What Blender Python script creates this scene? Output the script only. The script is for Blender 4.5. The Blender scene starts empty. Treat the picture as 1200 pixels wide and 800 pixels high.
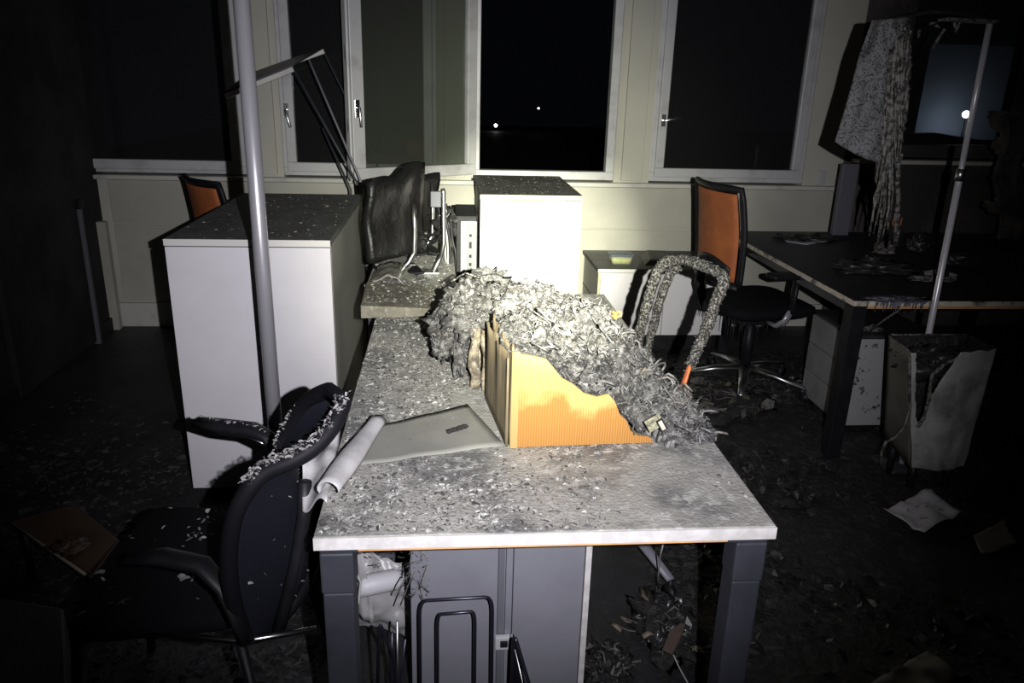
import bpy, math, random
from mathutils import Vector, Matrix, noise
random.seed(7)
R = math.radians
scene = bpy.context.scene
COL = scene.collection
CAMH = 1.5

# ------------------------------------------------------------ camera
cam_d = bpy.data.cameras.new('camera')
cam = bpy.data.objects.new('camera', cam_d)
COL.objects.link(cam)
cam_d.sensor_width = 36.0
cam_d.lens = 902.0 / 1200.0 * 36.0
cam_d.clip_start = 0.02
RIGHT = Vector((0.9961479, -0.08366278, 0.02626608))
UPV = Vector((0.00200892, 0.32123153, 0.94699856))
BACK = Vector((-0.08766603, -0.94329786, 0.32016218))
m = Matrix((RIGHT, UPV, BACK)).transposed().to_4x4()
m.translation = (0, 0, CAMH)
cam.matrix_world = m
scene.camera = cam

# ------------------------------------------------------------ world (night) and exposure
w = bpy.data.worlds.new('night')
scene.world = w
w.use_nodes = True
w.node_tree.nodes['Background'].inputs[0].default_value = (0.010, 0.012, 0.018, 1)
w.node_tree.nodes['Background'].inputs[1].default_value = 0.10
scene.view_settings.view_transform = 'Standard'
scene.view_settings.look = 'None'
scene.view_settings.gamma = 1
scene.view_settings.exposure = 0.12

# ------------------------------------------------------------ the hand torch: a warm core and a wide cool spill
def torch(name, energy, color, half, blend, aim, r):
    l = bpy.data.lights.new(name, 'SPOT')
    l.energy = energy; l.color = color; l.spot_size = R(half * 2); l.spot_blend = blend
    l.shadow_soft_size = r
    o = bpy.data.objects.new(name, l)
    COL.objects.link(o)
    o.location = (0.115, -0.02, 1.525)
    d = Vector(aim) - o.location
    o.rotation_euler = d.to_track_quat('-Z', 'Y').to_euler()
torch('torch_spill', 250, (0.93, 0.92, 1.0), 38.5, .95, (0.22, 3.6, 0.74), 0.006)
torch('torch_mid', 330, (1.0, 1.0, 0.80), 20, 1.0, (0.34, 3.6, 0.80), 0.006)
torch('torch_core', 1500, (1.0, 1.0, 0.80), 10, 1.0, (0.40, 3.6, 0.74), 0.006)

# ------------------------------------------------------------ helpers
def ray(px, py):
    return RIGHT * (px - 600) - UPV * (py - 400) - BACK * 902.0
def Z(px, py, z):
    v = ray(px, py); return Vector((0, 0, CAMH)) + v * ((z - CAMH) / v.z)
def Y(px, py, y):
    v = ray(px, py); return Vector((0, 0, CAMH)) + v * (y / v.y)

def rn(a, b): return random.uniform(a, b)
class MB:
    def __init__(s): s.v = []; s.f = []; s.sm = []
    def add(s, vs, fs, smooth=False):
        n = len(s.v); s.v += [Vector(v) for v in vs]
        for f in fs: s.f.append([i + n for i in f]); s.sm.append(smooth)
        return s
    def box(s, a, b, rz=0, pivot=None, mat=None):
        (x0, y0, z0), (x1, y1, z1) = a, b
        vs = [Vector(p) for p in ((x0,y0,z0),(x1,y0,z0),(x1,y1,z0),(x0,y1,z0),(x0,y0,z1),(x1,y0,z1),(x1,y1,z1),(x0,y1,z1))]
        if rz:
            pv = Vector(pivot) if pivot else (vs[0] + vs[6]) / 2
            M = Matrix.Rotation(rz, 3, 'Z'); vs = [M @ (v - pv) + pv for v in vs]
        if mat: vs = [mat @ v for v in vs]
        return s.add(vs, [(0,3,2,1),(4,5,6,7),(0,1,5,4),(1,2,6,5),(2,3,7,6),(3,0,4,7)])
    def hexa(s, p):      # 8 corners: bottom 4 ccw, top 4 ccw
        return s.add(p, [(0,3,2,1),(4,5,6,7),(0,1,5,4),(1,2,6,5),(2,3,7,6),(3,0,4,7)])
    def tube(s, pts, r, n=8, cap=True, flat=1.0, upv=None):
        pts = [Vector(p) for p in pts]; rs = r if isinstance(r, (list, tuple)) else [r] * len(pts)
        vs = []; prev = None
        for i, p in enumerate(pts):
            t = (pts[min(i+1, len(pts)-1)] - pts[max(i-1, 0)])
            if t.length < 1e-9: t = Vector((0,0,1))
            t.normalize()
            if prev is None:
                a = Vector(upv) if upv else (Vector((0,0,1)) if abs(t.z) < .9 else Vector((1,0,0)))
                u = t.cross(a).normalized()
            else:
                u = (prev - t * prev.dot(t)).normalized()
            prev = u; w_ = t.cross(u)
            for k in range(n):
                c = 2 * math.pi * k / n
                vs.append(p + (u * math.cos(c) + w_ * math.sin(c) * flat) * rs[i])
        fs = []
        for i in range(len(pts) - 1):
            for k in range(n):
                k2 = (k + 1) % n
                fs.append((i*n+k, i*n+k2, (i+1)*n+k2, (i+1)*n+k))
        if cap: fs.append(tuple(range(n))[::-1]); fs.append(tuple((len(pts)-1)*n + k for k in range(n)))
        return s.add(vs, fs, True)
    def grid(s, fn, nu, nv, th=0.0, smooth=True, keep=None):
        """surface fn(u,v) -> Vector, given thickness th"""
        P = [[Vector(fn(i/nu, j/nv)) for j in range(nv+1)] for i in range(nu+1)]
        vs = [p for row in P for p in row]
        idx = lambda i, j: i*(nv+1)+j
        cells = [(i, j) for i in range(nu) for j in range(nv) if keep is None or keep((i+.5)/nu, (j+.5)/nv)]
        fs = [(idx(i,j), idx(i+1,j), idx(i+1,j+1), idx(i,j+1)) for i, j in cells]
        if th:
            N = []
            for i in range(nu+1):
                for j in range(nv+1):
                    a = P[min(i+1,nu)][j] - P[max(i-1,0)][j]; b = P[i][min(j+1,nv)] - P[i][max(j-1,0)]
                    q = a.cross(b); N.append(q.normalized() if q.length > 1e-12 else Vector((0,0,1)))
            n0 = len(vs)
            vs = vs + [v - N[k]*th for k, v in enumerate(vs)]
            cs = set(cells)
            f2 = []
            for i, j in cells:
                a, b, c, d = idx(i,j), idx(i+1,j), idx(i+1,j+1), idx(i,j+1)
                f2.append((d+n0, c+n0, b+n0, a+n0))
                if (i, j-1) not in cs: f2.append((a, a+n0, b+n0, b))
                if (i+1, j) not in cs: f2.append((b, b+n0, c+n0, c))
                if (i, j+1) not in cs: f2.append((c, c+n0, d+n0, d))
                if (i-1, j) not in cs: f2.append((d, d+n0, a+n0, a))
            fs += f2
        return s.add(vs, fs, smooth)
    def poly(s, pts, off):    # prism from polygon pts extruded by vector off
        n = len(pts); off = Vector(off)
        vs = [Vector(p) for p in pts] + [Vector(p) + off for p in pts]
        fs = [tuple(range(n)), tuple(range(n, 2*n))[::-1]] + [(i+n, (i+1) % n + n, (i+1) % n, i) for i in range(n)]
        return s.add(vs, fs)
    def blob(s, c, r, seed=0, amp=.25, fr=6, nu=20, nv=14, flat=None, fine=0.0):
        c = Vector(c); r = Vector(r); vs = []
        for j in range(nv+1):
            th = math.pi * j / nv
            for i in range(nu):
                ph = 2*math.pi*i/nu
                d = Vector((math.sin(th)*math.cos(ph), math.sin(th)*math.sin(ph), math.cos(th)))
                q = d * 1.0 + Vector((seed*3.1, seed*1.7, seed))
                k = 1 + amp * noise.noise(q*fr*.35) * 1.6 + amp*.6*noise.noise(q*fr) + fine*noise.noise(q*fr*3)
                p = Vector((d.x*r.x, d.y*r.y, d.z*r.z)) * k + c
                if flat is not None and p.z < flat: p.z = flat
                vs.append(p)
        fs = []
        for j in range(nv):
            for i in range(nu):
                i2 = (i+1) % nu
                fs.append((j*nu+i, (j+1)*nu+i, (j+1)*nu+i2, j*nu+i2))
        return s.add(vs, fs, True)
    def lathe(s, c, prof, n=20):
        c = Vector(c); vs = []
        for r, z in prof:
            for k in range(n):
                a = 2*math.pi*k/n; vs.append(c + Vector((r*math.cos(a), r*math.sin(a), z)))
        fs = []
        for i in range(len(prof)-1):
            for k in range(n):
                k2 = (k+1) % n; fs.append((i*n+k, i*n+k2, (i+1)*n+k2, (i+1)*n+k))
        fs.append(tuple(range(n))[::-1]); fs.append(tuple((len(prof)-1)*n+k for k in range(n)))
        return s.add(vs, fs, True)
    def flake(s, p, size, lift=.3, asp=2.5, n=None):
        """a small curled strip lying on a surface"""
        a = rn(0, 2*math.pi); L = size*rn(.5, 1.3); W = L/asp*rn(.4, 1.2)
        n = n or Vector((0,0,1)); n = Vector(n).normalized()
        t = Vector((math.cos(a), math.sin(a), rn(-lift, lift))); t = (t - n*t.dot(n)*.7).normalized(); b = n.cross(t).normalized()
        b = (b + n*rn(-lift*2, lift*2)).normalized()
        h = size*rn(.05, .5)*lift
        cu = rn(-1, 1)*L*.3
        p = Vector(p)
        pts = [p - t*L/2 + n*rn(0, h), p + b*cu*.5 + n*(h*rn(.3, 1.6)), p + t*L/2 + n*rn(0, h)]
        vs = []
        for i, q in enumerate(pts):
            ww = W*(.5 if i == 1 else rn(.1, .5)); vs += [q - b*ww, q + b*ww]
        s.add(vs, [(0,2,3,1),(2,4,5,3)])
    def build(s, name, mat, parent=None, bevel=0, seg=2):
        me = bpy.data.meshes.new(name)
        off = wloc(parent)
        me.from_pydata([v - off for v in s.v], [], s.f)
        me.polygons.foreach_set('use_smooth', s.sm)
        me.materials.append(mat); me.update()
        o = bpy.data.objects.new(name, me); COL.objects.link(o)
        if parent: o.parent = parent
        if bevel:
            md = o.modifiers.new('bevel', 'BEVEL'); md.width = bevel; md.segments = seg; md.limit_method = 'ANGLE'; md.angle_limit = R(50)
        return o
def wloc(o):
    v = Vector((0,0,0))
    while o: v += o.location; o = o.parent
    return v
def tag(o, label, cat, group=None, kind=None):
    o['label'] = label; o['category'] = cat
    if group: o['group'] = group
    if kind: o['kind'] = kind
    return o
def thing(name, label, cat, loc, group=None, kind=None):
    o = bpy.data.objects.new(name, None); o.location = loc; o.empty_display_size = .05; COL.objects.link(o)
    return tag(o, label, cat, group, kind)
def struct(o): o['kind'] = 'structure'; return o
def sempty(name, loc):
    o = bpy.data.objects.new(name, None); o.location = loc; o.empty_display_size = .05; COL.objects.link(o); o['kind'] = 'structure'; return o
def stuff(o): o['kind'] = 'stuff'; return o
def copy_tree(o, parent=None):
    c = o.copy(); COL.objects.link(c); c.parent = parent
    for ch in [x for x in COL.objects if x.parent == o]: copy_tree(ch, c)
    return c

def mat(name, c1, rough=.6, metal=0, c2=None, scale=8, lo=.4, hi=.6, bump=0, bscale=60, detail=6, c3=None, scale3=60, lo3=.55, hi3=.7,
        r2=None, stretch=None, spec=.5, alpha=1, trans=0, emit=None):
    mt = bpy.data.materials.new(name); mt.use_nodes = True
    N = mt.node_tree; b = N.nodes['Principled BSDF']; L = N.links.new
    b.inputs['Base Color'].default_value = (*c1, 1); b.inputs['Roughness'].default_value = rough
    b.inputs['Metallic'].default_value = metal; b.inputs['Specular IOR Level'].default_value = spec
    b.inputs['Alpha'].default_value = alpha; b.inputs['Transmission Weight'].default_value = trans
    if emit: b.inputs['Emission Color'].default_value = (*emit[0], 1); b.inputs['Emission Strength'].default_value = emit[1]
    tc = N.nodes.new('ShaderNodeNewGeometry'); vec = tc.outputs['Position']
    if stretch:
        mp = N.nodes.new('ShaderNodeMapping'); mp.inputs['Scale'].default_value = stretch; L(vec, mp.inputs['Vector']); vec = mp.outputs[0]
    def nz(sc, lo_, hi_, det=detail):
        t = N.nodes.new('ShaderNodeTexNoise'); t.inputs['Scale'].default_value = sc; t.inputs['Detail'].default_value = det
        t.inputs['Roughness'].default_value = .62
        L(vec, t.inputs['Vector'])
        r = N.nodes.new('ShaderNodeMapRange'); r.inputs[1].default_value = lo_; r.inputs[2].default_value = hi_
        L(t.outputs[0], r.inputs[0]); return r.outputs[0], t.outputs[0]
    cur = None
    if c2:
        f, _ = nz(scale, lo, hi)
        mx = N.nodes.new('ShaderNodeMix'); mx.data_type = 'RGBA'
        mx.inputs[6].default_value = (*c1, 1); mx.inputs[7].default_value = (*c2, 1); L(f, mx.inputs[0]); cur = mx.outputs[2]
        if r2 is not None:
            mr = N.nodes.new('ShaderNodeMapRange'); mr.inputs[3].default_value = rough; mr.inputs[4].default_value = r2; L(f, mr.inputs[0]); L(mr.outputs[0], b.inputs['Roughness'])
    if c3:
        f, _ = nz(scale3, lo3, hi3)
        mx = N.nodes.new('ShaderNodeMix'); mx.data_type = 'RGBA'
        if cur: L(cur, mx.inputs[6])
        else: mx.inputs[6].default_value = (*c1, 1)
        mx.inputs[7].default_value = (*c3, 1); L(f, mx.inputs[0]); cur = mx.outputs[2]
    if cur: L(cur, b.inputs['Base Color'])
    if bump:
        _, h = nz(bscale, 0, 1)
        bp = N.nodes.new('ShaderNodeBump'); bp.inputs['Strength'].default_value = min(1, bump); bp.inputs['Distance'].default_value = .01*max(1, bump)
        L(h, bp.inputs['Height']); L(bp.outputs[0], b.inputs['Normal'])
    return mt

M = {}
M['wall'] = mat('plaster_sooty', (.58,.57,.47), .8, c2=(.48,.47,.39), scale=1.5, lo=.35, hi=.75, bump=.15, bscale=90)
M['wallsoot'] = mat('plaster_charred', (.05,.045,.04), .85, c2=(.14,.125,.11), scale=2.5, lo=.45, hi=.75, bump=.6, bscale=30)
M['panel'] = mat('sill_panel', (.50,.49,.41), .6, c2=(.43,.42,.35), scale=2, bump=.05)
M['ledge'] = mat('ledge', (.60,.59,.52), .5, c2=(.45,.44,.40), scale=6, lo=.5, hi=.7)
M['frame'] = mat('window_frame_white', (.56,.56,.55), .4, c2=(.36,.35,.33), scale=7, lo=.5, hi=.8)
M['gasket'] = mat('black_gap', (.012,.012,.012), .7)
M['floor'] = mat('sooty_floor', (.030,.030,.033), .55, c2=(.017,.016,.016), scale=3, lo=.4, hi=.6, c3=(.075,.07,.065), scale3=55, lo3=.58, hi3=.72, bump=.5, bscale=45)
M['ceil'] = mat('sooty_ceiling', (.04,.037,.034), .9, c2=(.10,.09,.08), scale=2)
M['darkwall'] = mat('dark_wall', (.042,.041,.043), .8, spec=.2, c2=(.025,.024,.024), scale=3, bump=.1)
M['white'] = mat('cabinet_white', (.66,.64,.66), .45, c2=(.58,.56,.57), scale=2.5, lo=.4, hi=.75, c3=(.35,.34,.33), scale3=45, lo3=.72, hi3=.80)
M['cabside'] = mat('cabinet_side_grey', (.34,.335,.285), .55, c2=(.35,.34,.30), scale=5, c3=(.50,.49,.46), scale3=70, lo3=.66, hi3=.72)  # greyer than the white fronts, with pale specks
M['cabtop'] = mat('cabinet_top_sooty', (.085,.085,.078), .6, c2=(.13,.13,.12), scale=9, c3=(.5,.5,.46), scale3=75, lo3=.64, hi3=.70, bump=.2)
M['edge'] = mat('edge_band', (.62,.60,.56), .5)
M['yelledge'] = mat('edge_band_scorched', (.62,.50,.28), .5, c2=(.66,.62,.48), scale=12)
M['desk'] = mat('desk_top_sooty', (.33,.32,.29), .55, c2=(.16,.16,.155), scale=4.5, lo=.46, hi=.60, c3=(.46,.45,.42), scale3=44, lo3=.52, hi3=.66, bump=.5, bscale=120, r2=.35, spec=.3)
M['deskedge'] = mat('desk_edge_pale', (.62,.60,.58), .45, c2=(.50,.48,.46), scale=30)
M['chip'] = mat('chipboard_edge', (.66,.36,.15), .7, c2=(.45,.24,.10), scale=14, lo=.4, hi=.7)
M['anth'] = mat('anthracite_metal', (.040,.042,.053), .45, c2=(.030,.032,.040), scale=6, bump=.03)
M['greymetal'] = mat('grey_steel', (.215,.215,.245), .42, c2=(.185,.185,.21), scale=3, c3=(.32,.32,.35), scale3=60, lo3=.70, hi3=.76)
M['greydark'] = mat('grey_recess', (.12,.12,.14), .5)
M['blackmatt'] = mat('black_matt_frame', (.006,.006,.008), .6, spec=.15)
M['chrome'] = mat('chrome', (.75,.75,.76), .22, 1.0)
M['alu'] = mat('brushed_aluminium', (.58,.58,.58), .33, 1.0, c2=(.4,.39,.38), scale=20, lo=.5, hi=.7)
M['alupole'] = mat('grey_painted_pole', (.42,.41,.43), .33, .45)
M['black'] = mat('black_plastic', (.007,.007,.009), .5, c2=(.012,.012,.014), scale=12, bump=.1, spec=.3)
M['blackgl'] = mat('black_melted_plastic', (.018,.018,.02), .25, c2=(.04,.04,.038), scale=15, bump=.5, bscale=25)
M['mesh'] = mat('black_mesh_fabric', (.008,.009,.014), .7, c2=(.011,.012,.018), scale=300, bump=.3, bscale=500, spec=.15)
M['seat'] = mat('black_seat_fabric', (.007,.007,.009), .9, spec=.1, bump=.3, bscale=300)
M['orange'] = mat('orange_mesh_fabric', (.42,.125,.035), .7, c2=(.33,.095,.028), scale=9, bump=.3, bscale=400)
M['orangepl'] = mat('orange_plastic', (.70,.19,.05), .45, c2=(.45,.12,.05), scale=40)
M['ash'] = mat('ash', (.115,.11,.105), .85, c2=(.03,.028,.027), scale=24, lo=.42, hi=.58, c3=(.22,.215,.205), scale3=70, lo3=.50, hi3=.62, bump=1.0, bscale=90)
M['ashflake'] = mat('ash_flakes', (.21,.205,.20), .8, c2=(.055,.052,.05), scale=60, lo=.42, hi=.58, c3=(.21,.17,.12), scale3=18, lo3=.58, hi3=.72)
M['ashfoam'] = mat('charred_foam_coating', (.030,.028,.025), .6, c2=(.36,.35,.31), scale=170, lo3=.5, lo=.48, hi=.62, bump=1.5, bscale=120)
M['char'] = mat('char', (.018,.017,.017), .55, c2=(.075,.072,.069), scale=30, lo=.5, hi=.7, bump=1.5, bscale=60)
M['charfl'] = mat('char_flakes', (.026,.025,.025), .42, c2=(.13,.126,.12), scale=9, lo=.58, hi=.78)
M['deskfl'] = mat('pale_soot_flakes', (.44,.43,.40), .75, c2=(.12,.117,.11), scale=30, lo=.45, hi=.60)
M['darkfl'] = mat('dark_soot_flakes', (.035,.034,.032), .7, c2=(.09,.087,.08), scale=30)
M['floorfl'] = mat('floor_ash_flakes', (.065,.058,.053), .8, c2=(.03,.027,.025), scale=14)
M['plastic'] = mat('greyed_plastic_film', (.27,.265,.235), .35, c2=(.22,.215,.19), scale=5, bump=.12, bscale=12)
M['plasticw'] = mat('pale_plastic_film', (.45,.44,.44), .35, c2=(.32,.31,.31), scale=9, bump=.3, bscale=14)
M['paper'] = mat('paper', (.62,.60,.62), .8, c2=(.25,.24,.24), scale=28, lo=.56, hi=.64)
M['card_in'] = mat('cardboard_sides', (.26,.205,.12), .8, c2=(.15,.12,.07), scale=9, stretch=(6,6,.7))
M['screen'] = mat('monitor_melted', (.007,.007,.007), .35, c2=(.016,.016,.015), scale=9, bump=.8, bscale=14)
M['clearpl'] = mat('clear_plastic', (.55,.55,.53), .12, alpha=.35)
M['yellow'] = mat('yellow_food', (.55,.56,.04), .5, c2=(.36,.45,.03), scale=60)
M['lid'] = mat('clear_lid_blue', (.16,.19,.24), .2, alpha=.6)
M['pcwhite'] = mat('pc_front_grey_white', (.36,.36,.37), .4)
M['brown'] = mat('brown_board', (.075,.045,.028), .5, c2=(.05,.03,.02), scale=5)
M['palebrown'] = mat('board_edge', (.30,.26,.20), .6)
M['cable_w'] = mat('white_cable', (.45,.45,.43), .5)
M['cable_b'] = mat('black_cable', (.012,.012,.012), .5)
M['shade'] = mat('speckled_melted_diffuser', (.12,.12,.12), .6, c2=(.022,.021,.02), scale=150, lo=.51, hi=.57, bump=.6, bscale=60, detail=3)
M['drip'] = mat('charred_drips', (.20,.19,.165), .35, c2=(.03,.028,.025), scale=60, lo=.45, hi=.58, bump=1.2, bscale=50)
M['pedw'] = mat('pedestal_front', (.26,.256,.245), .5, c2=(.16,.157,.15), scale=9, lo=.45, hi=.7)
M['pedch'] = mat('pedestal_side_scorched', (.36,.355,.355), .55, c2=(.02,.02,.02), scale=26, lo=.60, hi=.66)
M['binw'] = mat('melted_bin_white', (.40,.39,.37), .6, c2=(.10,.09,.08), scale=7, lo=.45, hi=.75, bump=.3, bscale=30)
M['lampw'] = mat('far_street_lamp', (1,1,1), .5, emit=((1,.97,.9), 6))
M['lampb'] = mat('far_blue_white_lamp', (1,1,1), .5, emit=((.85,.92,1), 14))
M['deskR'] = mat('scorched_desk_top', (.022,.022,.024), .45, c2=(.045,.044,.044), scale=7, lo=.5, hi=.7, bump=.4, bscale=40)
M['edgeR'] = mat('scorched_desk_edge', (.62,.56,.44), .5, c2=(.12,.10,.08), scale=16, lo=.5, hi=.65)
M['socket'] = mat('socket_white', (.5,.5,.48), .4)

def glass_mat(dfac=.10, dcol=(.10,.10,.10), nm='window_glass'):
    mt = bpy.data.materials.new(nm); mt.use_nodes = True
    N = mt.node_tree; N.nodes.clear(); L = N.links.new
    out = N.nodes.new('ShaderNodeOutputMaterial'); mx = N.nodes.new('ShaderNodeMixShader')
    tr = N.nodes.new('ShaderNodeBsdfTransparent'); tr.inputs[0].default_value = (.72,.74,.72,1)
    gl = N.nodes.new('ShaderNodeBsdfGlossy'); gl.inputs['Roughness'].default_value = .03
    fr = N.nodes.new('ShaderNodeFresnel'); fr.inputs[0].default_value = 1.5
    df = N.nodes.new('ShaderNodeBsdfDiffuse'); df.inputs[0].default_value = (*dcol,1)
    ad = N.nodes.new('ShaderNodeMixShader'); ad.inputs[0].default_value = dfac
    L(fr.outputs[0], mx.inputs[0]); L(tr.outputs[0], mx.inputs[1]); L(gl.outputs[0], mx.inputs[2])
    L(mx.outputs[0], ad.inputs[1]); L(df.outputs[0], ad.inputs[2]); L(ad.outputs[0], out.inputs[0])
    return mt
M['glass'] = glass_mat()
M['glassd'] = glass_mat(.22, (.13,.14,.115), 'painted_reflection_glass')  # diffuse grey-green painted in where the casement would mirror the room

def card_mat():
    """amber water-soaked cardboard with fine corrugation ribs and a pale dry zone"""
    mt = mat('amber_cardboard', (.66,.50,.19), .65); N = mt.node_tree; L = N.links.new; b = N.nodes['Principled BSDF']
    g = N.nodes.new('ShaderNodeNewGeometry'); sp = N.nodes.new('ShaderNodeSeparateXYZ'); L(g.outputs['Position'], sp.inputs[0])
    n = N.nodes.new('ShaderNodeTexNoise'); n.inputs['Scale'].default_value = 14; n.inputs['Detail'].default_value = 5; L(g.outputs['Position'], n.inputs['Vector'])
    # dry zone: above a ragged line
    a = N.nodes.new('ShaderNodeMath'); a.operation = 'MULTIPLY_ADD'; L(n.outputs[0], a.inputs[0]); a.inputs[1].default_value = .20; L(sp.outputs[2], a.inputs[2])
    x = N.nodes.new('ShaderNodeMath'); x.operation = 'MULTIPLY_ADD'; L(sp.outputs[0], x.inputs[0]); x.inputs[1].default_value = .20; L(a.outputs[0], x.inputs[2])
    r = N.nodes.new('ShaderNodeMapRange'); L(x.outputs[0], r.inputs[0]); r.inputs[1].default_value = .965; r.inputs[2].default_value = 1.0
    mx = N.nodes.new('ShaderNodeMix'); mx.data_type = 'RGBA'; L(r.outputs[0], mx.inputs[0])
    mx.inputs[6].default_value = (.36,.165,.035,1); mx.inputs[7].default_value = (.46,.33,.105,1)
    wv = N.nodes.new('ShaderNodeTexWave'); wv.inputs['Scale'].default_value = 55; wv.inputs['Distortion'].default_value = .6; L(g.outputs['Position'], wv.inputs['Vector'])
    m2 = N.nodes.new('ShaderNodeMix'); m2.data_type = 'RGBA'; m2.blend_type = 'MULTIPLY'; m2.inputs[0].default_value = .22
    L(mx.outputs[2], m2.inputs[6]); L(wv.outputs[0], m2.inputs[7]); L(m2.outputs[2], b.inputs['Base Color'])
    bp = N.nodes.new('ShaderNodeBump'); bp.inputs['Strength'].default_value = .4; bp.inputs['Distance'].default_value = .003; L(wv.outputs[0], bp.inputs['Height']); L(bp.outputs[0], b.inputs['Normal'])
    return mt
M['card'] = card_mat()

# ============================================================ THE ROOM
WY = 4.75; XL = -2.02; XR = 3.95; YB = -2.2; HC = 2.75
struct(MB().box((XL-.1, YB-.1, -.1), (XR+.1, WY+.25, 0)).build('floor', M['floor']))
struct(MB().box((XL-.1, YB-.1, HC), (XR+.1, WY+.25, HC+.1)).build('ceiling', M['ceil']))
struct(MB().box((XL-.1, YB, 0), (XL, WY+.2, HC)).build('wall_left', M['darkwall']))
struct(MB().box((XR, YB, 0), (XR+.1, WY+.2, HC)).build('wall_right', M['wallsoot']))
struct(MB().box((XL, YB-.1, 0), (XR, YB, HC)).build('wall_front', M['wallsoot']))
WT = 2.40; WZ = .925
wins = [(-2.115, -1.160), (-.945, -.04), (.165, 1.04), (1.262, 2.25), (2.72, 3.62)]
wb = MB()
wb.box((XL, WY, 0), (2.5, WY+.2, WZ-.005)); wb.box((XL, WY, WT), (2.5, WY+.2, HC))
for a, b in ((-1.160, -.945), (-.04, .165), (1.04, 1.262), (2.25, 2.5)): wb.box((a, WY, WZ-.005), (b, WY+.2, WT))
wall = struct(wb.build('wall_back', M['wall']))
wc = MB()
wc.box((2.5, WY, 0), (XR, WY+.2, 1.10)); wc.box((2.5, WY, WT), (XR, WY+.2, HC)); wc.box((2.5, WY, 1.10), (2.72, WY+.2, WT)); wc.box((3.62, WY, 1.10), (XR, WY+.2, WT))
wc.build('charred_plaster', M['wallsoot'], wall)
# pilaster faces between the windows (stepped reveals)
tr = MB()
for a, b in ((-1.135, -.98), (.0, .125), (1.085, 1.215)): tr.box((a, WY-.025, WZ+.012), (b, WY, WT), 0)
struct(tr.build('trim_1', M['wall'], bevel=.004))
# window ledge and panels below
struct(MB().box((XL, WY-.05, WZ-.025), (2.50, WY, WZ)).build('trim_2', M['ledge'], bevel=.004))
pn = sempty('trim_3', (0, WY, 0))
xs = [XL+.06, 2.5]
for a, b in zip(xs[:-1], xs[1:]):
    MB().box((a+.004, WY-.018, .640), (b-.004, WY, WZ-.03)).build('upper_panel', M['panel'], pn, bevel=.003)
    MB().box((a+.004, WY-.012, .16), (b-.004, WY, .632)).build('lower_panel', M['panel'], pn, bevel=.003)
struct(MB().box((XL, WY-.028, 0), (2.5, WY, .15)).build('baseboard_back', M['ledge'], bevel=.004))
struct(MB().box((XL, YB, 0), (XL+.015, WY-.03, .08)).build('baseboard_left', M['gasket'], bevel=.003))

def window(n, a, b, z0=WZ+.010, fw=.045, fm='frame', sash=True, glass=True, handle=None, top=WT-.01):
    o = sempty('window_%d' % n, ((a+b)/2, WY+.03, z0))
    f = MB()
    y0, y1 = WY+.005, WY+.075
    for bx in (((a, y0, z0), (b, y1, z0+fw)), ((a, y0, top-fw), (b, y1, top)), ((a, y0, z0+fw), (a+fw, y1, top-fw)), ((b-fw, y0, z0+fw), (b, y1, top-fw))): f.box(*bx)
    f.build('window_frame', M[fm], o, bevel=.004)
    g = .006
    if sash:
        s_ = MB(); a2, b2, za, zb = a+fw*.55, b-fw*.55, z0+fw*.5, top-fw*.55; sw = .055; ya, yb = WY-.018, WY+.03
        for bx in (((a2, ya, za), (b2, yb, za+sw)), ((a2, ya, zb-sw), (b2, yb, zb)), ((a2, ya, za+sw), (a2+sw, yb, zb-sw)), ((b2-sw, ya, za+sw), (b2, yb, zb-sw))): s_.box(*bx)
        so = s_.build('sash', M[fm], o, bevel=.006)
        MB().box((a2+sw-.003, WY+.004, za+sw-.003), (b2-sw+.003, WY+.010, zb-sw+.003)).build('pane', M['glass'], o)
        if handle:
            hx, hz, ang = handle
            h = MB().box((hx-.014, ya-.010, hz-.035), (hx+.014, ya, hz+.035))
            h.tube([(hx, ya-.005, hz), (hx, ya-.045, hz), (hx+.10*math.cos(ang), ya-.05, hz+.10*math.sin(ang))], .008)
            h.build('handle', M['chrome'], so, bevel=.002)
    return o
window(1, *wins[0])
window(2, *wins[1], handle=(-.905, 1.31, R(-75)))
o3 = window(3, *wins[2], sash=False, fw=.05)
window(4, *wins[3], handle=(1.318, 1.30, R(12)), fw=.055)
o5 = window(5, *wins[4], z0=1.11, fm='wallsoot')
struct(MB().box((2.55, WY-.10, 1.075), (3.7, WY, 1.10)).build('trim_4', M['ledge'], bevel=.004))

# open casement of window 3, hinged on its left jamb and swung into the room
hin = Vector((.178, WY-.03, .965)); end = Vector((-.500, 4.345, .965)); dv = (end-hin); wd = dv.length; ang = math.atan2(dv.y, dv.x)
SM = Matrix.Translation(hin) @ Matrix.Rotation(ang, 4, 'Z')
zt = WT - .04 - hin.z
s_ = MB(); sw = .062; th = .032
for bx in (((0, -th, 0), (wd, th, sw)), ((0, -th, zt-sw), (wd, th, zt)), ((0, -th, sw), (sw, th, zt-sw)), ((wd-sw*1.15, -th, sw), (wd, th, zt-sw))): s_.box(*bx, mat=SM)
s_.box((wd-.018, -th-.012, 0), (wd+.010, th-.02, zt), mat=SM); s_.box((0, -th-.012, -.012), (wd, -th, .018), mat=SM)
cs = s_.build('casement', M['frame'], o3, bevel=.005); cs['label'] = 'open casement swung into the room'
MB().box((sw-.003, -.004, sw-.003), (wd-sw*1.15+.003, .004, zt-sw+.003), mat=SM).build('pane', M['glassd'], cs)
h = MB().box((wd-.04, th, .33), (wd-.012, th+.012, .42), mat=SM); h.tube([SM @ Vector(p) for p in ((wd-.026, th, .38), (wd-.026, th+.04, .38), (wd-.03, th+.045, .28))], .008)
h.build('handle', M['chrome'], cs, bevel=.002)
lk = MB()
for z in (.25, .62, .95): lk.box((wd+.009, -.012, z), (wd+.014, .006, z+.07), mat=SM)
lk.build('lock_plate', M['alu'], cs)

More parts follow.
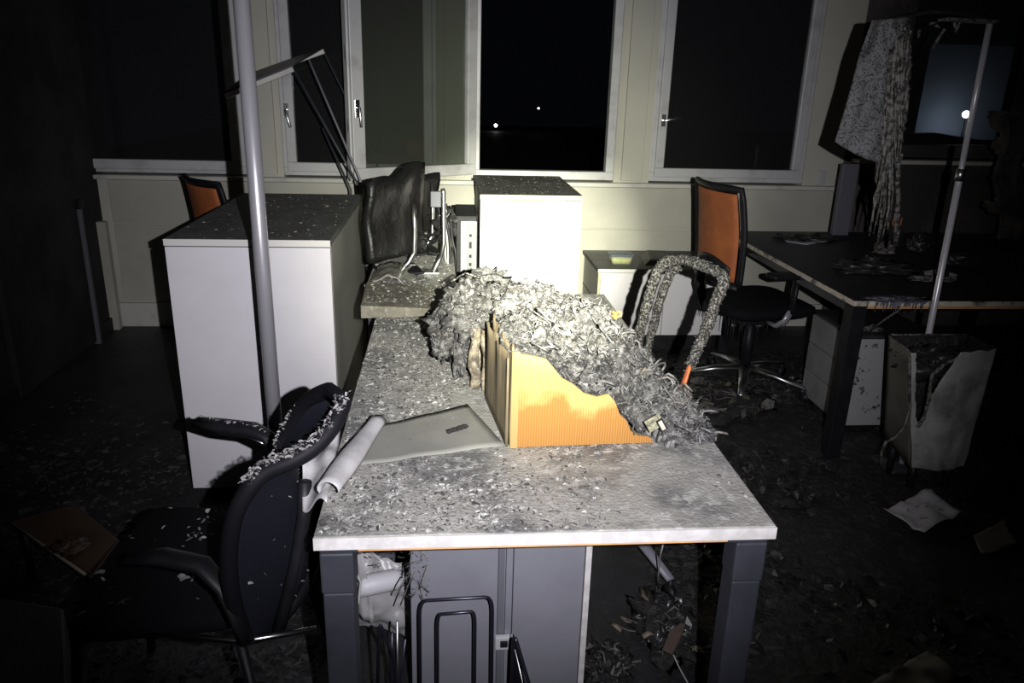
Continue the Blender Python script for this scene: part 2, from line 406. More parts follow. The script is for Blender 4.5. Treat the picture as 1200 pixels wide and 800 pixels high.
# left wall: dark flush door with a pale edge strip
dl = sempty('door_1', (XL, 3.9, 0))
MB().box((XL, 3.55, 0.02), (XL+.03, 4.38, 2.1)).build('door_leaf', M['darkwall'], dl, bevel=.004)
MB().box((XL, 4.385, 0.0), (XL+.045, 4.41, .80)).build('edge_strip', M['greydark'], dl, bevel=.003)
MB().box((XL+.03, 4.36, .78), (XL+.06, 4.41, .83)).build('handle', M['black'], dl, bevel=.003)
struct(MB().box((XL, WY-.10, 0.0), (XL+.05, WY-.05, .66)).build('trim_5', M['panel'], bevel=.003))
# outside lights
for p, r, mm, lb in (((581, 147), .022, 'lampw', 'tiny white street light far outside open window'), ((631, 127), .012, 'lampw', 'faintest tiny light far outside, upper right in open window'), ((1132, 134), .045, 'lampb', 'bright blue-white lamp outside the burnt right window')):
    c = Y(p[0], p[1], 30.0); r *= 3; q = thing('outside_lamp', lb, 'lamp', (c.x, 30.0, -.3))
    MB().tube([(c.x, 30, -.3), (c.x, 30, c.z)], .03).build('pole', M['black'], q)
    MB().blob(c, (r, r, r), amp=0, nu=12, nv=8).build('bulb', M[mm], q)
# added backdrop box that makes the bluish glow around that lamp visible
lc = Y(1132, 134, 30.0); fa_, fb_ = Y(1072, 155, 31.2), Y(1190, 152, 31.2)
fz = MB().box((fa_.x, 31.2, -.3), (fb_.x+3, 33.5, fa_.z+3.4))
tag(fz.build('glow_backdrop', mat('backdrop_blue_grey', (.30,.33,.42), .9)), 'blue-grey backdrop box added to show the glow beyond the burnt window', 'glow_backdrop')
ha_, hb_ = Y(1050, 160, 28.5), Y(1150, 160, 28.5)
hd = MB().poly([(ha_.x-3, 28.5, -.3), (hb_.x+4, 28.5, -.3), (hb_.x+4, 28.5, ha_.z-.1), (hb_.x, 28.5, ha_.z-.05), (ha_.x+1.6, 28.5, ha_.z+.16), (ha_.x+.6, 28.5, ha_.z+.10), (ha_.x-3, 28.5, ha_.z-.4)], (0, .4, 0))
tag(hd.build('hedge', M['char']), 'black hedge silhouette in front of the added blue-grey backdrop', 'hedge')
pl_ = bpy.data.lights.new('outside_lamp_light', 'POINT'); pl_.energy = 18; pl_.color = (.75,.85,1); pl_.shadow_soft_size = .15
po_ = bpy.data.objects.new('outside_lamp_light', pl_); po_.location = (lc.x-.25, 30.1, lc.z-.55); COL.objects.link(po_)  # extra point source below the bulb, lights the added backdrop
struct(MB().box((XL-6, WY+.4, -.5), (XR+28, 34, -.3)).build('ground', M['gasket']))
# light switch
sk = struct(MB().box((2.345, WY-.012, .93), (2.395, WY, 1.02)).build('trim_6', M['socket'], bevel=.003))
MB().box((2.352, WY-.018, .94), (2.388, WY-.011, .972)).build('rocker', M['socket'], sk, bevel=.002)
MB().box((2.352, WY-.018, .978), (2.388, WY-.011, 1.01)).build('rocker', M['socket'], sk, bevel=.002)
MB().box((.99, WY-.010, .885), (1.05, WY-.049, .892))

# ============================================================ CABINETS
def cabinet(name, label, a, b, doors, frontmat, handle_side=None, topmat='cabtop'):
    (x0, y0), (x1, y1) = a, b[:2]; H = b[2]
    o = thing(name, label, 'cabinet', ((x0+x1)/2, (y0+y1)/2, 0))
    MB().box((x0+.01, y0+.022, .05), (x1-.001, y1, H-.026)).build('body', M['cabside'], o, bevel=.002)
    MB().box((x0+.03, y0+.05, 0), (x1-.03, y1-.03, .05)).build('plinth', M['black'], o)
    MB().box((x0, y0, H-.024), (x1, y1, H)).build('top_panel', M[topmat], o, bevel=.002)
    MB().box((x0, y0-.002, H-.023), (x1, y0+.001, H-.001)).build('edge_band', M['edge'], o)
    n = doors; wdt = (x1-x0)/n
    for i in range(n):
        d = MB().box((x0+i*wdt+.0015, y0, .055), (x0+(i+1)*wdt-.0015, y0+.019, H-.027)).build('door', M[frontmat], o, bevel=.0015)
        if handle_side:
            hx = handle_side
            MB().box((hx-.006, y0-.02, .86-.05), (hx+.002, y0, .86+.03)).build('handle', M['alu'], d, bevel=.002)
    return o
cabL = cabinet('filing_cabinet', 'tall white cabinet with soot-covered top behind the floor lamp pole at left', (-.92, 2.59), (-.38, 3.67, .98), 1, 'white', handle_side=-.60)
cabR = cabinet('filing_cabinet', 'white cabinet in the torch beam below the open window', (.172, 3.70), (.668, 4.50, .985), 1, 'white')
for ch in cabR.children:
    if ch.name.startswith('edge_band'): ch.data.materials[0] = M['yelledge']
for cc, (xa, ya, xb, yb, zc), sd in ((cabL, (-.91,2.60,-.39,3.66,.9805), 3), (cabR, (.18,3.71,.66,4.49,.9855), 4)):
    sp_ = MB()
    for k in range(420): sp_.flake((rn(xa, xb), rn(ya, yb), zc), rn(.003,.012), lift=.3, asp=rn(1.2, 3))
    stuff(sp_.build('ash_flecks', M['deskfl'], cc))
# run marks under the edge of the right cabinet
rm = MB()
for k in range(26):
    x = .38 + k*.010 + rn(-.003, .003); L_ = rn(.015, .06)
    rm.tube([(x, 3.6985, .958), (x+rn(-.002,.002), 3.6985, .958-L_)], [.0016, .0006], n=4)
stuff(rm.build('run_marks', mat('yellow_runs', (.55,.45,.25), .6), cabR))

# sideboard by the wall
o = thing('sideboard', 'low white two-door sideboard with dark top under window ledge', 'cabinet', (1.26, 4.45, 0))
MB().box((.88, 4.222, .11), (1.65, 4.70, .485)).build('body', M['cabside'], o, bevel=.002)
MB().box((.94, 4.27, 0), (1.60, 4.66, .11)).build('plinth', M['black'], o)
MB().box((.868, 4.20, .485), (1.66, 4.71, .507)).build('top_panel', M['cabtop'], o, bevel=.002)
MB().box((.868, 4.198, .486), (1.66, 4.201, .506)).build('edge_band', M['edge'], o)
MB().box((.872, 4.20, .112), (.885, 4.219, .483)).build('edge_band', M['yelledge'], o)
d = MB().box((.887, 4.20, .112), (1.262, 4.219, .483)).build('door', M['white'], o, bevel=.0015)
d = MB().box((1.266, 4.20, .112), (1.648, 4.219, .483)).build('door', M['white'], o, bevel=.0015)
MB().box((.878, 4.23, .295), (.881, 4.70, .300)).build('seam', M['black'], o)
# food container
o = thing('food_container', 'clear plastic food box holding yellow food on the low sideboard', 'container', (1.03, 4.36, .507))
def rrect(cx, cy, hx, hy, z, r=.02, n=4):
    out = []
    for sx, sy, a0 in ((1,1,0),(-1,1,90),(-1,-1,180),(1,-1,270)):
        for k in range(n+1):
            a = R(a0 + 90*k/n); out.append(Vector((cx+sx*(hx-r)+r*math.cos(a), cy+sy*(hy-r)+r*math.sin(a), z)))
    return out
def loft(mb, rings, cap=True):
    n = len(rings[0]); vs = [p for r_ in rings for p in r_]
    fs = [(i*n+k, i*n+(k+1) % n, (i+1)*n+(k+1) % n, (i+1)*n+k) for i in range(len(rings)-1) for k in range(n)]
    if cap: fs.append(tuple(range(n))[::-1]); fs.append(tuple((len(rings)-1)*n+k for k in range(n)))
    mb.add(vs, fs, True); return mb
loft(MB(), [rrect(1.03,4.36,.058,.045,.5075), rrect(1.03,4.36,.066,.053,.555)]).build('tub', M['clearpl'], o)
loft(MB(), [rrect(1.03,4.36,.054,.041,.510), rrect(1.03,4.36,.060,.047,.541)]).build('food', M['yellow'], o)
loft(MB(), [rrect(1.03,4.36,.072,.058,.555), rrect(1.03,4.36,.073,.059,.562), rrect(1.03,4.36,.064,.05,.568)]).build('lid', M['lid'], o)
# tray / folder beside it
o = MB().hexa([Vector(p) for p in ((1.16,4.30,.507),(1.50,4.27,.507),(1.52,4.55,.507),(1.20,4.58,.507),(1.20,4.33,.533),(1.47,4.30,.533),(1.49,4.52,.545),(1.24,4.55,.545))]).build('document_tray', M['cabtop'], bevel=.004)
tag(o, 'sooty flat document tray on sideboard right of the food box', 'tray')

# ============================================================ NEAR DESK
DX0, DX1, DY0, DY1, DZ = -.228, .607, 1.18, 2.80, .74
dk = thing('desk', 'long pale desk covered in soot with anthracite legs in the foreground', 'desk', (.19, 1.99, 0))
MB().box((DX0, DY0+.003, DZ-.026), (DX1, DY1, DZ)).build('desk_top', M['desk'], dk, bevel=.002)
MB().box((DX0, DY0-.001, DZ-.025), (DX1, DY0+.0025, DZ-.0015)).build('edge_band', M['deskedge'], dk)
MB().box((DX0+.075, DY0+.012, DZ-.037), (DX1-.085, DY0+.020, DZ-.026)).build('under_rail', M['chip'], dk)
MB().box((DX0+.08, DY1-.06, DZ-.075), (DX1-.08, DY1-.03, DZ-.030)).build('cross_beam', M['anth'], dk)
def leg(xo, y, sgn, zt=DZ-.027):
    lg = MB(); wx = .056
    # leg tapers a little; the foot sits under the corner
    xa, xb = (xo, xo+wx) if sgn > 0 else (xo-wx, xo)
    lg.box((xa, y, .01), (xb, y+.056, zt-.10))
    lg.box((xa-.002, y-.002, zt-.10), (xb+.002, y+.058, zt-.015))
    lg.box((xa-(.02 if sgn < 0 else .002), y-.002, zt-.015), (xb+(.02 if sgn > 0 else .002), y+.09, zt))
    lg.box((xa+.006, y+.006, 0), (xb-.006, y+.05, .011))
    return lg
for xo, y, sg in ((DX0+.008, 1.195, 1), (DX1-.008, 1.195, -1), (DX0+.008, 2.70, 1), (DX1-.008, 2.70, -1)):
    leg(xo, y, sg).build('leg', M['anth'], dk, bevel=.004)
# side rails along the long sides
for xo in (DX0+.012, DX1-.042): MB().box((xo, 1.26, DZ-.075), (xo+.03, 2.70, DZ-.03)).build('side_rail', M['anth'], dk)

# soot flakes lying on the desk
def h2(p, s=1.0): return noise.noise(Vector((p[0]*s, p[1]*s, 3.3)))
fl = MB(); fd = MB()
c = 0
while c < 27000:
    x, y = rn(DX0+.005, DX1-.01), rn(DY0+.01, 2.75)
    dens = .5 + h2((x, y), 6)*.9 + (.35 if x < .12 else -.25*(x-.12)/.3) + (.2 if y > 1.75 else 0)
    if x > .30 and y < 1.5: dens -= .45
    if y < 1.24: dens -= .15
    if .02 < x < .62 and 1.52 < y < 1.85: continue
    # the lying film keeps its patch clean
    if -.20 < x < .11 and 1.40 < y < 1.66: dens -= .8
    if rn(0, 1) > dens: continue
    c += 1
    (fd if rn(0, 1) < .42 else fl).flake((x, y, DZ+.0004), random.choice((rn(.003,.007), rn(.003,.007), rn(.004,.013))), lift=.5, asp=rn(1.2,3.2))
o = stuff(fl.build('pale_flakes', M['deskfl'])); tag(o, 'pale soot flakes scattered over the foreground desk', 'debris'); o['kind'] = 'stuff'
o = stuff(fd.build('dark_flakes', M['darkfl'])); tag(o, 'dark curled soot flakes scattered over the foreground desk', 'debris'); o['kind'] = 'stuff'

# film lying on the desk (grey) with its corner pointing to the pile
def film(pts, z, amp=.004, nu=16, nv=10, th=.0012, seed=1):
    a, b, c_, d_ = [Vector((p[0], p[1], 0)) for p in pts]
    def fn(u, v):
        p = (a*(1-u) + b*u)*(1-v) + (d_*(1-u) + c_*u)*v
        p.z = z + abs(noise.noise(p*9 + Vector((seed, 0, 0))))*amp + .0015
        return p
    return MB().grid(fn, nu, nv, th=-th)
q = [Z(*p, .742) for p in ((405, 548), (592, 522), (548, 474), (418, 505))]
tag(film(q, DZ, .006).build('plastic_film', M['plastic']), 'flat grey plastic film on the desk left of the cardboard box', 'plastic sheet')
cb = MB(); c0 = Z(537, 504, .748)
for k in range(7): cb.blob(c0 + Vector((k*.006-.02, k*.004-.012, .004)), (.007, .006, .005), seed=k, nu=10, nv=6)
tag(cb.build('charred_scrap', M['char']), 'small black charred scrap lying on the flat grey film', 'debris')
# curled strip, rolled along its length, lifting off the desk's left edge
a = Z(392, 588, .743); b = Z(450, 510, .752)
def roll(u, v):
    p = a.lerp(b, u); ax = (b-a).normalized(); side = Vector((ax.y, -ax.x, 0)); ph = v*math.pi*1.25 - .2; r = .016 + .003*math.sin(u*5)
    return p + side*(math.cos(ph)*r*1.25 - .012) + Vector((0, 0, math.sin(ph)*r + .024 + .01*u))
o = MB().grid(roll, 16, 10, th=-.002).build('plastic_strip', M['plasticw'])
tag(o, 'curled pale plastic strip rolled up at the left edge of the foreground desk', 'plastic strip')
a1, b1, c1, d1 = Z(400, 508, .750), Z(383, 590, .742), Z(362, 600, .69), Z(362, 545, .74)
def crump(u, v):
    p = (a1*(1-u)+b1*u)*(1-v) + (d1*(1-u)+c1*u)*v
    k = noise.noise(p*22)*.014; return p + Vector((-.012*v, 0, k+.008 + .012*math.sin(v*6)))
o = MB().grid(crump, 14, 12, th=-.0012).build('crumpled_film', M['plasticw'])
tag(o, 'crumpled grey film hanging over the desk edge behind the black chair back', 'plastic sheet')

# ============================================================ SLAB AND FAR DESK
o = thing('side_desk', 'narrow sooty desk along the left cabinet carrying the monitors', 'desk', (-.155, 3.5, 0))
MB().box((-.300, 2.815, .708), (.045, 4.30, .738)).build('desk_top', M['desk'], o, bevel=.002)
MB().box((-.29, 2.85, 0), (-.24, 2.91, .708)).build('leg', M['anth'], o, bevel=.003)
MB().box((-.03, 2.85, 0), (.03, 2.91, .708)).build('leg', M['anth'], o, bevel=.003)
MB().box((-.29, 4.2, 0), (-.24, 4.26, .708)).build('leg', M['anth'], o, bevel=.003)
MB().box((-.03, 4.2, 0), (.03, 4.26, .708)).build('leg', M['anth'], o, bevel=.003)
s_ = MB().hexa([Vector(p) for p in ((-.275,2.475,.7415),(-.02,2.50,.7415),(.012,2.80,.7415),(-.285,2.80,.7415),(-.275,2.475,.786),(-.02,2.50,.768),(.012,2.80,.768),(-.285,2.80,.784))])
o = s_.build('board', mat('sooty_chipboard', (.20,.185,.14), .7, c2=(.12,.11,.085), scale=14, c3=(.33,.31,.24), scale3=70, bump=.5, bscale=90), bevel=.002)
tag(o, 'thick brown chipboard slab lying across the sooty desk before the monitors', 'board')
f2 = MB()
for k in range(4500):
    x, y = rn(-.27, .03), rn(2.5, 4.2)
    z = .739 if y > 2.815 else (.788 if x < -.1 else .775)
    if y < 2.82 and x > .0: continue
    f2.flake((x, y, z), rn(.004, .010), lift=.5, asp=rn(1.2,3))
o = f2.build('pale_flakes', M['deskfl']); tag(o, 'pale soot flakes strewn over the board and side desk', 'debris'); o['kind'] = 'stuff'

# monitors
def monitor(p1, p2, z0, z1, label, seed, stand):
    p1 = Vector((*p1, 0)); p2 = Vector((*p2, 0)); c = (p1+p2)/2; t = (p2-p1).normalized(); nrm = Vector((-t.y, t.x, 0))
    o = thing('monitor', label, 'monitor', (c.x, c.y, .738), group='burnt monitors on the side desk')
    def fn(u, v):
        p = p1.lerp(p2, u); z = z0 + (z1(u)-z0)*v
        k = noise.noise(Vector((u*3+seed, v*3, 1)))
        return Vector((p.x, p.y, z)) + nrm*(.02*k + .02*math.sin(v*2.5)*u)
    MB().grid(fn, 14, 12, th=.035).build('screen_housing', M['screen'], o)
    def fn2(u, v): return fn(.05+.9*u, .07+.86*v) + nrm*.0015
    MB().grid(fn2, 10, 8, th=.002).build('screen', M['blackgl'], o)
    st = MB()
    for dx in stand:
        b0 = c + t*dx[0] - nrm*.05
        st.tube([(b0.x-.06, b0.y-.02, .745), (b0.x-.025, b0.y, .775), (b0.x, b0.y, .82), (b0.x+.003, b0.y, .92), (b0.x, b0.y, dx[1])], .0095)
    st.build('stand', M['alu'], o)
    MB().box((c.x-.10, c.y-.09, .7385), (c.x+.08, c.y+.09, .75), rz=.3).build('base_plate', M['black'], o, bevel=.004)
    return o
mon1 = monitor((-.285, 3.02), (-.075, 3.30), .80, lambda u: 1.115+.05*u+.012*math.sin(u*9), 'nearer melted black monitor on silver stand, its back to the window', 1.3, ((.03, 1.02),))
monitor((-.20, 3.42), (-.01, 3.66), .83, lambda u: 1.06+.03*u, 'farther burnt monitor standing close to the hanging cables', 4.7, ((.02, 1.06),))
# bent metal arm and bracket beside monitors
a = MB().tube([(-.045, 3.12, .7455), (-.012, 3.16, .80), (.0, 3.2, .85), (-.002, 3.2, 1.06), (-.006, 3.2, 1.075)], .0095)
o = mon1
a.build('support_arm', M['alu'], o)
MB().box((-.055, 3.19, 1.0), (-.012, 3.21, 1.065)).build('bracket', M['greydark'], o, bevel=.003)
MB().box((-.085, 3.10, .7385), (-.02, 3.17, .746)).build('arm_foot', M['alu'], o, bevel=.002)
# transparent crushed tray in front of the monitors
def trf(u, v):
    x = -.290 + .17*u; y = 2.86 + .34*v
    return Vector((x, y, .742 + .05*math.sin(math.pi*min(1, u*1.1))*(1-.4*v) + .012*noise.noise(Vector((u*5, v*5, 0)))))
o = MB().grid(trf, 14, 12, th=.003).build('plastic_cover', mat('foggy_plastic', (.42,.41,.36), .12, c2=(.20,.19,.16), scale=10, bump=.4, bscale=14))
tag(o, 'shiny warped plastic cover lying between slab and monitors', 'plastic sheet')
tag(MB().box((-.30, 2.845, .739), (-.13, 2.857, .760)).build('plastic_strip', M['plasticw'], bevel=.002), 'thin pale plastic rod lying right behind the chipboard slab', 'plastic strip')
tag(MB().box((-.29, 3.215, .739), (-.12, 3.225, .753)).build('plastic_strip', M['plasticw'], bevel=.002), 'thin pale plastic rod behind the warped plastic cover', 'plastic strip')
# cables
def hang(p, q_, sag, r, mm, label, n=14, seed=0, catn='cable'):
    p = Vector(p); q_ = Vector(q_); pts = []
    for i in range(n+1):
        t = i/n; v = p.lerp(q_, t); v.z -= sag*math.sin(math.pi*t)
        v += Vector((noise.noise(Vector((t*4, seed, 0))), noise.noise(Vector((t*4, seed, 5))), 0))*.02*math.sin(math.pi*t)
        pts.append(v)
    o = MB().tube(pts, r, n=6).build('cable', M[mm]); tag(o, label, catn, group='cables behind the monitors'); return o
for k in range(7):
    hang((.0+rn(-.03,.03), 3.35+rn(-.08,.1), .93+rn(-.03,.08)), (.063+rn(-.012,.03), 3.3+rn(-.05,.05), rn(.25,.55)), -rn(.0,.05), .0042, 'cable_w' if k in (1,4) else 'cable_b',
         ('thin pale cable hanging nearest the slim computer', 'second pale cable hanging among the black ones')[k//4] if k in (1,4) else 'black cable hanging off the side desk edge', seed=k)
for k in range(4):
    hang((-.12+.02*k, 3.2, .90-.03*k), (.03, 3.4+rn(-.1,.1), .90+rn(-.05,.05)), .03+rn(0,.04), .005, 'cable_b', 'black cable looped between the monitors and desk edge', seed=k+20)
o = MB().blob((.005, 3.42, .90), (.045, .045, .06), seed=5, amp=.5, fr=7, fine=.2).build('cable_lump', M['blackgl']); tag(o, 'black melted lump of plugs and cables above desk edge', 'cable')
# computer on a low stand
o = MB().box((.05, 3.62, 0), (.165, 4.08, .45)).build('pc_stand', M['black'], bevel=.004); tag(o, 'low black stand under the slim computer', 'stand')
o = thing('computer', 'slim upright computer with grey-white front left of the beam-lit cabinet', 'computer', (.105, 3.8, .45))
MB().box((.055, 3.62, .451), (.158, 3.98, .895)).build('case', M['black'], o, bevel=.006)
fp = MB().box((.078, 3.605, .46), (.154, 3.621, .872)).build('front_panel', M['pcwhite'], o, bevel=.004)
MB().box((.106, 3.600, .60), (.146, 3.606, .86)).build('drive_bay', mat('pc_bay', (.22,.22,.23), .4), fp, bevel=.002)
for z, h_ in ((.80, .012), (.745, .030), (.70, .014), (.66, .014)): MB().box((.118, 3.597, z), (.130, 3.601, z+h_)).build('port', M['black'], fp)

# ============================================================ CARDBOARD BOX AND BURNT PILE
bx = thing('cardboard_box', 'amber water-stained cardboard box with burnt-away top on the foreground desk', 'box', (.33, 1.66, DZ))
# front panel with the burnt diagonal edge
fpz = [(.147,.965),(.165,.957),(.19,.952),(.215,.945),(.232,.925),(.25,.902),(.275,.888),(.30,.866),(.33,.856),(.355,.862),(.37,.845),(.385,.812),(.40,.798),(.412,.772),(.43,.760),(.455,.757),(.468,.7425)]
poly = [(.147, 1.513, DZ+.002)] + [(.468, 1.528, DZ+.002)]
top = [Vector((x, 1.513+(x-.147)*.047, z)) for x, z in fpz]
verts = []; faces = []
for t_ in top:
    verts += [Vector((t_.x, t_.y, DZ+.002)), t_]
fmb = MB(); n_ = len(top)
back = [v + Vector((0, .006, 0)) for v in verts]
fcs = []
for i in range(n_-1):
    a_, b_, c_, d_ = 2*i, 2*i+2, 2*i+3, 2*i+1
    fcs += [(a_, b_, c_, d_), (a_+2*n_, d_+2*n_, c_+2*n_, b_+2*n_), (d_, c_, c_+2*n_, d_+2*n_), (a_, a_+2*n_, b_+2*n_, b_)]
fcs += [(0, 1, 1+2*n_, 2*n_), (2*n_-2, 4*n_-2, 4*n_-1, 2*n_-1)]
fmb.add(verts+back, fcs); fmb.build('front_panel', M['card'], bx)
# left panel, ragged top, two layers peeling apart
def lp(x0, x1, off, ztop):
    mb = MB()
    def fn(u, v):
        y = 1.515 + .27*u; z = DZ+.002 + (ztop + .018*noise.noise(Vector((u*9, off*30, 0))))*v
        return Vector((x0 + (x1-x0)*u + .004*math.sin(u*14+off*40)*v, y, z))
    return mb.grid(fn, 16, 8, th=.004)
lp(.146, .118, 0, .225).build('side_panel', M['card_in'], bx)
lp(.138, .106, .3, .205).build('side_panel', M['card_in'], bx)
MB().box((.142, 1.509, DZ+.002), (.158, 1.516, DZ+.225)).build('corner_tape', mat('corner_strip', (.34,.22,.08), .6), bx)
MB().box((.15, 1.55, DZ+.001), (.44, 1.78, DZ+.006)).build('bottom_panel', M['card_in'], bx)
MB().box((.12, 1.775, DZ+.002), (.46, 1.782, DZ+.14)).build('back_panel', M['card_in'], bx)

# the pile: a height field of burnt stuff, dressed in shreds
def lerp_tab(tab, x):
    if x <= tab[0][0]: return tab[0][1]
    for (a_, b_), (c_, d_) in zip(tab, tab[1:]):
        if x <= c_: return b_ + (d_-b_)*(x-a_)/(c_-a_)
    return tab[-1][1]
front = [(.12,.955),(.215,.935),(.25,.89),(.30,.858),(.36,.85),(.40,.80),(.43,.765),(.47,.745),(.66,.742)]
ridge = [(.10,.955),(.19,.975),(.28,.968),(.37,.958),(.44,.912),(.50,.855),(.55,.805),(.60,.760),(.635,.742)]
yfront = [(.12,1.60),(.15,1.522),(.47,1.53),(.52,1.505),(.60,1.52),(.64,1.58)]
yridge = [(.12,2.05),(.28,1.95),(.37,1.86),(.47,1.74),(.56,1.64),(.63,1.62)]
yback = [(.12,2.25),(.3,2.25),(.45,2.1),(.56,1.85),(.63,1.70)]
def pile(u, v):
    x = .125 + .49*u
    yf, yr, yb = lerp_tab(yfront, x), lerp_tab(yridge, x), lerp_tab(yback, x)
    zf, zr = lerp_tab(front, x), lerp_tab(ridge, x)
    if v < .6:
        t = v/.6; y = yf + (yr-yf)*t; z = zf + (zr-zf)*math.sin(t*math.pi/2)
    else:
        t = (v-.6)/.4; y = yr + (yb-yr)*t; z = zr + (.745-zr)*(1-math.cos(t*math.pi/2))
    p = Vector((x, y, z)); e = min(1, v*12)*min(1, (1-u)*8+.15)
    k = noise.noise(p*9)*.030 + noise.noise(p*22)*.026 + noise.noise(p*48)*.014 + abs(noise.noise(p*90))*.012 - max(0, noise.noise(p*26+Vector((9,9,9)))-.22)*.12
    return p + Vector((noise.noise(p*30+Vector((7,0,0)))*.008, noise.noise(p*30+Vector((0,7,0)))*.008*e, k*e))
pl = thing('burnt_pile', 'heap of grey ash and melted shreds spilling from the cardboard box', 'debris', (.33, 1.75, DZ), kind='stuff')
MB().grid(pile, 170, 150).build('ash_mound', M['ash'], pl)
sh = MB(); dkf = MB()
for k in range(30000):
    u, v = random.random(), random.random()**.9*.8
    p = pile(u, v); q1 = pile(min(1, u+.01), v) - p; q2 = pile(u, min(1, v+.01)) - p
    nn = q1.cross(q2)
    if nn.length < 1e-9: continue
    s0 = random.choice((rn(.003,.008), rn(.004,.010), rn(.006,.020)))
    (dkf if rn(0,1) < .38 else sh).flake(p + nn.normalized()*.002, s0, lift=.75, asp=rn(3, 9), n=nn)
stuff(sh.build('ash_shreds', M['ashflake'], pl)); stuff(dkf.build('dark_shreds', M['charfl'], pl))
# curled ribs of melted plastic on the pile
rb = MB()
for k in range(170):
    u, v = rn(.1, .97), rn(.02, .62); p = pile(u, v); a0 = rn(0, 6.3); L_ = rn(.02, .05); rr = rn(.0012, .0032)
    pts = [p + Vector((math.cos(a0+cur*rr0)*L_*t, math.sin(a0+cur*rr0)*L_*t, .006+.014*math.sin(t*math.pi))) for t in (0,.25,.5,.75,1) for cur, rr0 in ((t*1.5, 1),)]
    rb.tube(pts, rr, n=5)
stuff(rb.build('melted_ribs', M['ashflake'], pl))
# left part of the pile: lump over a charred stalk, black gaps
lm = thing('charred_lump', 'grey crusted lump on burnt stalks left of the cardboard box', 'debris', (.06, 2.02, DZ))
g1 = MB(); g1.blob((.085, 2.03, .905), (.085, .13, .062), seed=2, amp=.45, fr=8, nu=60, nv=40, fine=.22)
g1.blob((.02, 2.02, .875), (.05, .06, .045), seed=9, amp=.5, fr=8, nu=36, nv=26, fine=.25)
g1.blob((-.0, 1.98, .83), (.030, .035, .045), seed=12, amp=.5, fr=9, nu=30, nv=22, fine=.25)
g1.blob((.045, 1.94, .82), (.022, .03, .06), seed=13, amp=.5, fr=9, nu=30, nv=22, fine=.25)
g1.blob((.12, 2.2, .93), (.07, .08, .04), seed=14, amp=.5, fr=9, nu=30, nv=22, fine=.25)
g1.build('crust', M['ash'], lm)
g2 = MB()
for sx, sy, seed, r0 in ((.078, 1.86, 1, .014), (.108, 1.84, 2, .012), (.095, 1.95, 3, .018), (.06, 2.08, 4, .02)):
    pts = [Vector((sx+noise.noise(Vector((t*3, seed, 0)))*.012, sy + t*.04, DZ+.001+t*.15)) for t in (0,.2,.4,.6,.8,1)]
    g2.tube(pts, [r0*(1+.4*noise.noise(Vector((i*1.3, seed, 2)))) for i in range(6)], n=9)
g2.build('stalk', mat('scorched_stalk', (.34,.29,.20), .8, c2=(.10,.08,.06), scale=40, c3=(.5,.46,.4), scale3=90, bump=1, bscale=90), lm)
g3 = MB(); g3.blob((.045, 2.12, .80), (.05, .08, .07), seed=20, amp=.5, fr=7, nu=24, nv=18); g3.blob((.125, 1.93, .82), (.02, .05, .08), seed=22, amp=.4, nu=20, nv=14)
g3.build('black_core', M['char'], lm)
g4 = MB()
for k in range(5000):
    d = Vector((rn(-1,1), rn(-1,1), rn(-.6,1)))
    if d.length < .1: continue
    d.normalize(); c_, r_ = random.choice((((.085,2.03,.905),(.095,.14,.068)), ((.085,2.03,.905),(.095,.14,.068)), ((.02,2.02,.872),(.055,.065,.05)), ((0,1.98,.83),(.033,.038,.05))))
    g4.flake(Vector(c_)+Vector((d.x*r_[0], d.y*r_[1], d.z*r_[2])), rn(.003,.010), lift=.8, asp=2.5, n=d)
stuff(g4.build('ash_shreds', M['ashflake'], lm))
# thin wire sticking out on top
o = MB().tube([(.02, 2.1, .965), (.06, 2.12, .985), (.10, 2.1, .975), (.16, 2.1, .99)], .003, n=5).build('burnt_wire', M['ashfoam']); tag(o, 'thin burnt wire sticking up from the crusted lump', 'wire')
# orange remains on the ridge
og = MB(); c0 = Y(712, 370, 1.93)
og.blob(c0, (.022, .012, .010), seed=3, amp=.5, nu=16, nv=10); og.blob(c0+Vector((.018, 0, .002)), (.010, .008, .010), seed=4, amp=.5, nu=14, nv=10)
og.tube([c0+Vector((.022,0,-.004)), c0+Vector((.036,0,.0)), c0+Vector((.036,0,.010)), c0+Vector((.024,0,.012))], .003, n=6)
tag(og.build('orange_scrap', mat('orange_scrap', (.80,.36,.06), .5)), 'small orange melted scrap on the far top of the ash heap', 'debris')
# tag with dark border and little white teeth at the right foot
c0 = Y(775, 497, 1.50); tg = thing('scorched_label_plate', 'scorched yellowish plate with black-framed label at foot of the heap', 'plate', c0)
ax = Vector((.45, .1, -.75)).normalized(); ay = Vector((.8, .0, .5)).normalized(); nz_ = ax.cross(ay).normalized(); nz_ = nz_ if nz_.y < 0 else -nz_
def plate(cx, cy, hx, hy, th, off):
    return MB().hexa([c0+ax*(cx+sx*hx)+ay*(cy+sy*hy)+nz_*(off+t_) for t_ in (0, th) for sx, sy in ((-1,-1),(1,-1),(1,1),(-1,1))])
plate(-.012, -.012, .016, .018, .002, -.001).build('backing', mat('yellowed', (.34,.33,.22), .6, c2=(.10,.09,.07), scale=60), tg)
plate(0, 0, .016, .008, .002, .002).build('label_border', M['black'], tg)
plate(0, 0, .0125, .0045, .001, .0042).build('label', mat('label_grey', (.45,.42,.36), .6), tg)
for k in range(6):
    tc_ = Y(768+k*5, 507+k*3.0+(k%2)*4, 1.497)
    MB().hexa([tc_+Vector(p) for p in ((-.005,0,-.008),(.002,0,-.010),(.002,.01,-.010),(-.005,.01,-.008),(0,0,.008),(.006,0,.006),(.006,.01,.006),(0,.01,.008))]).build('tooth', M['ashflake'], tg)

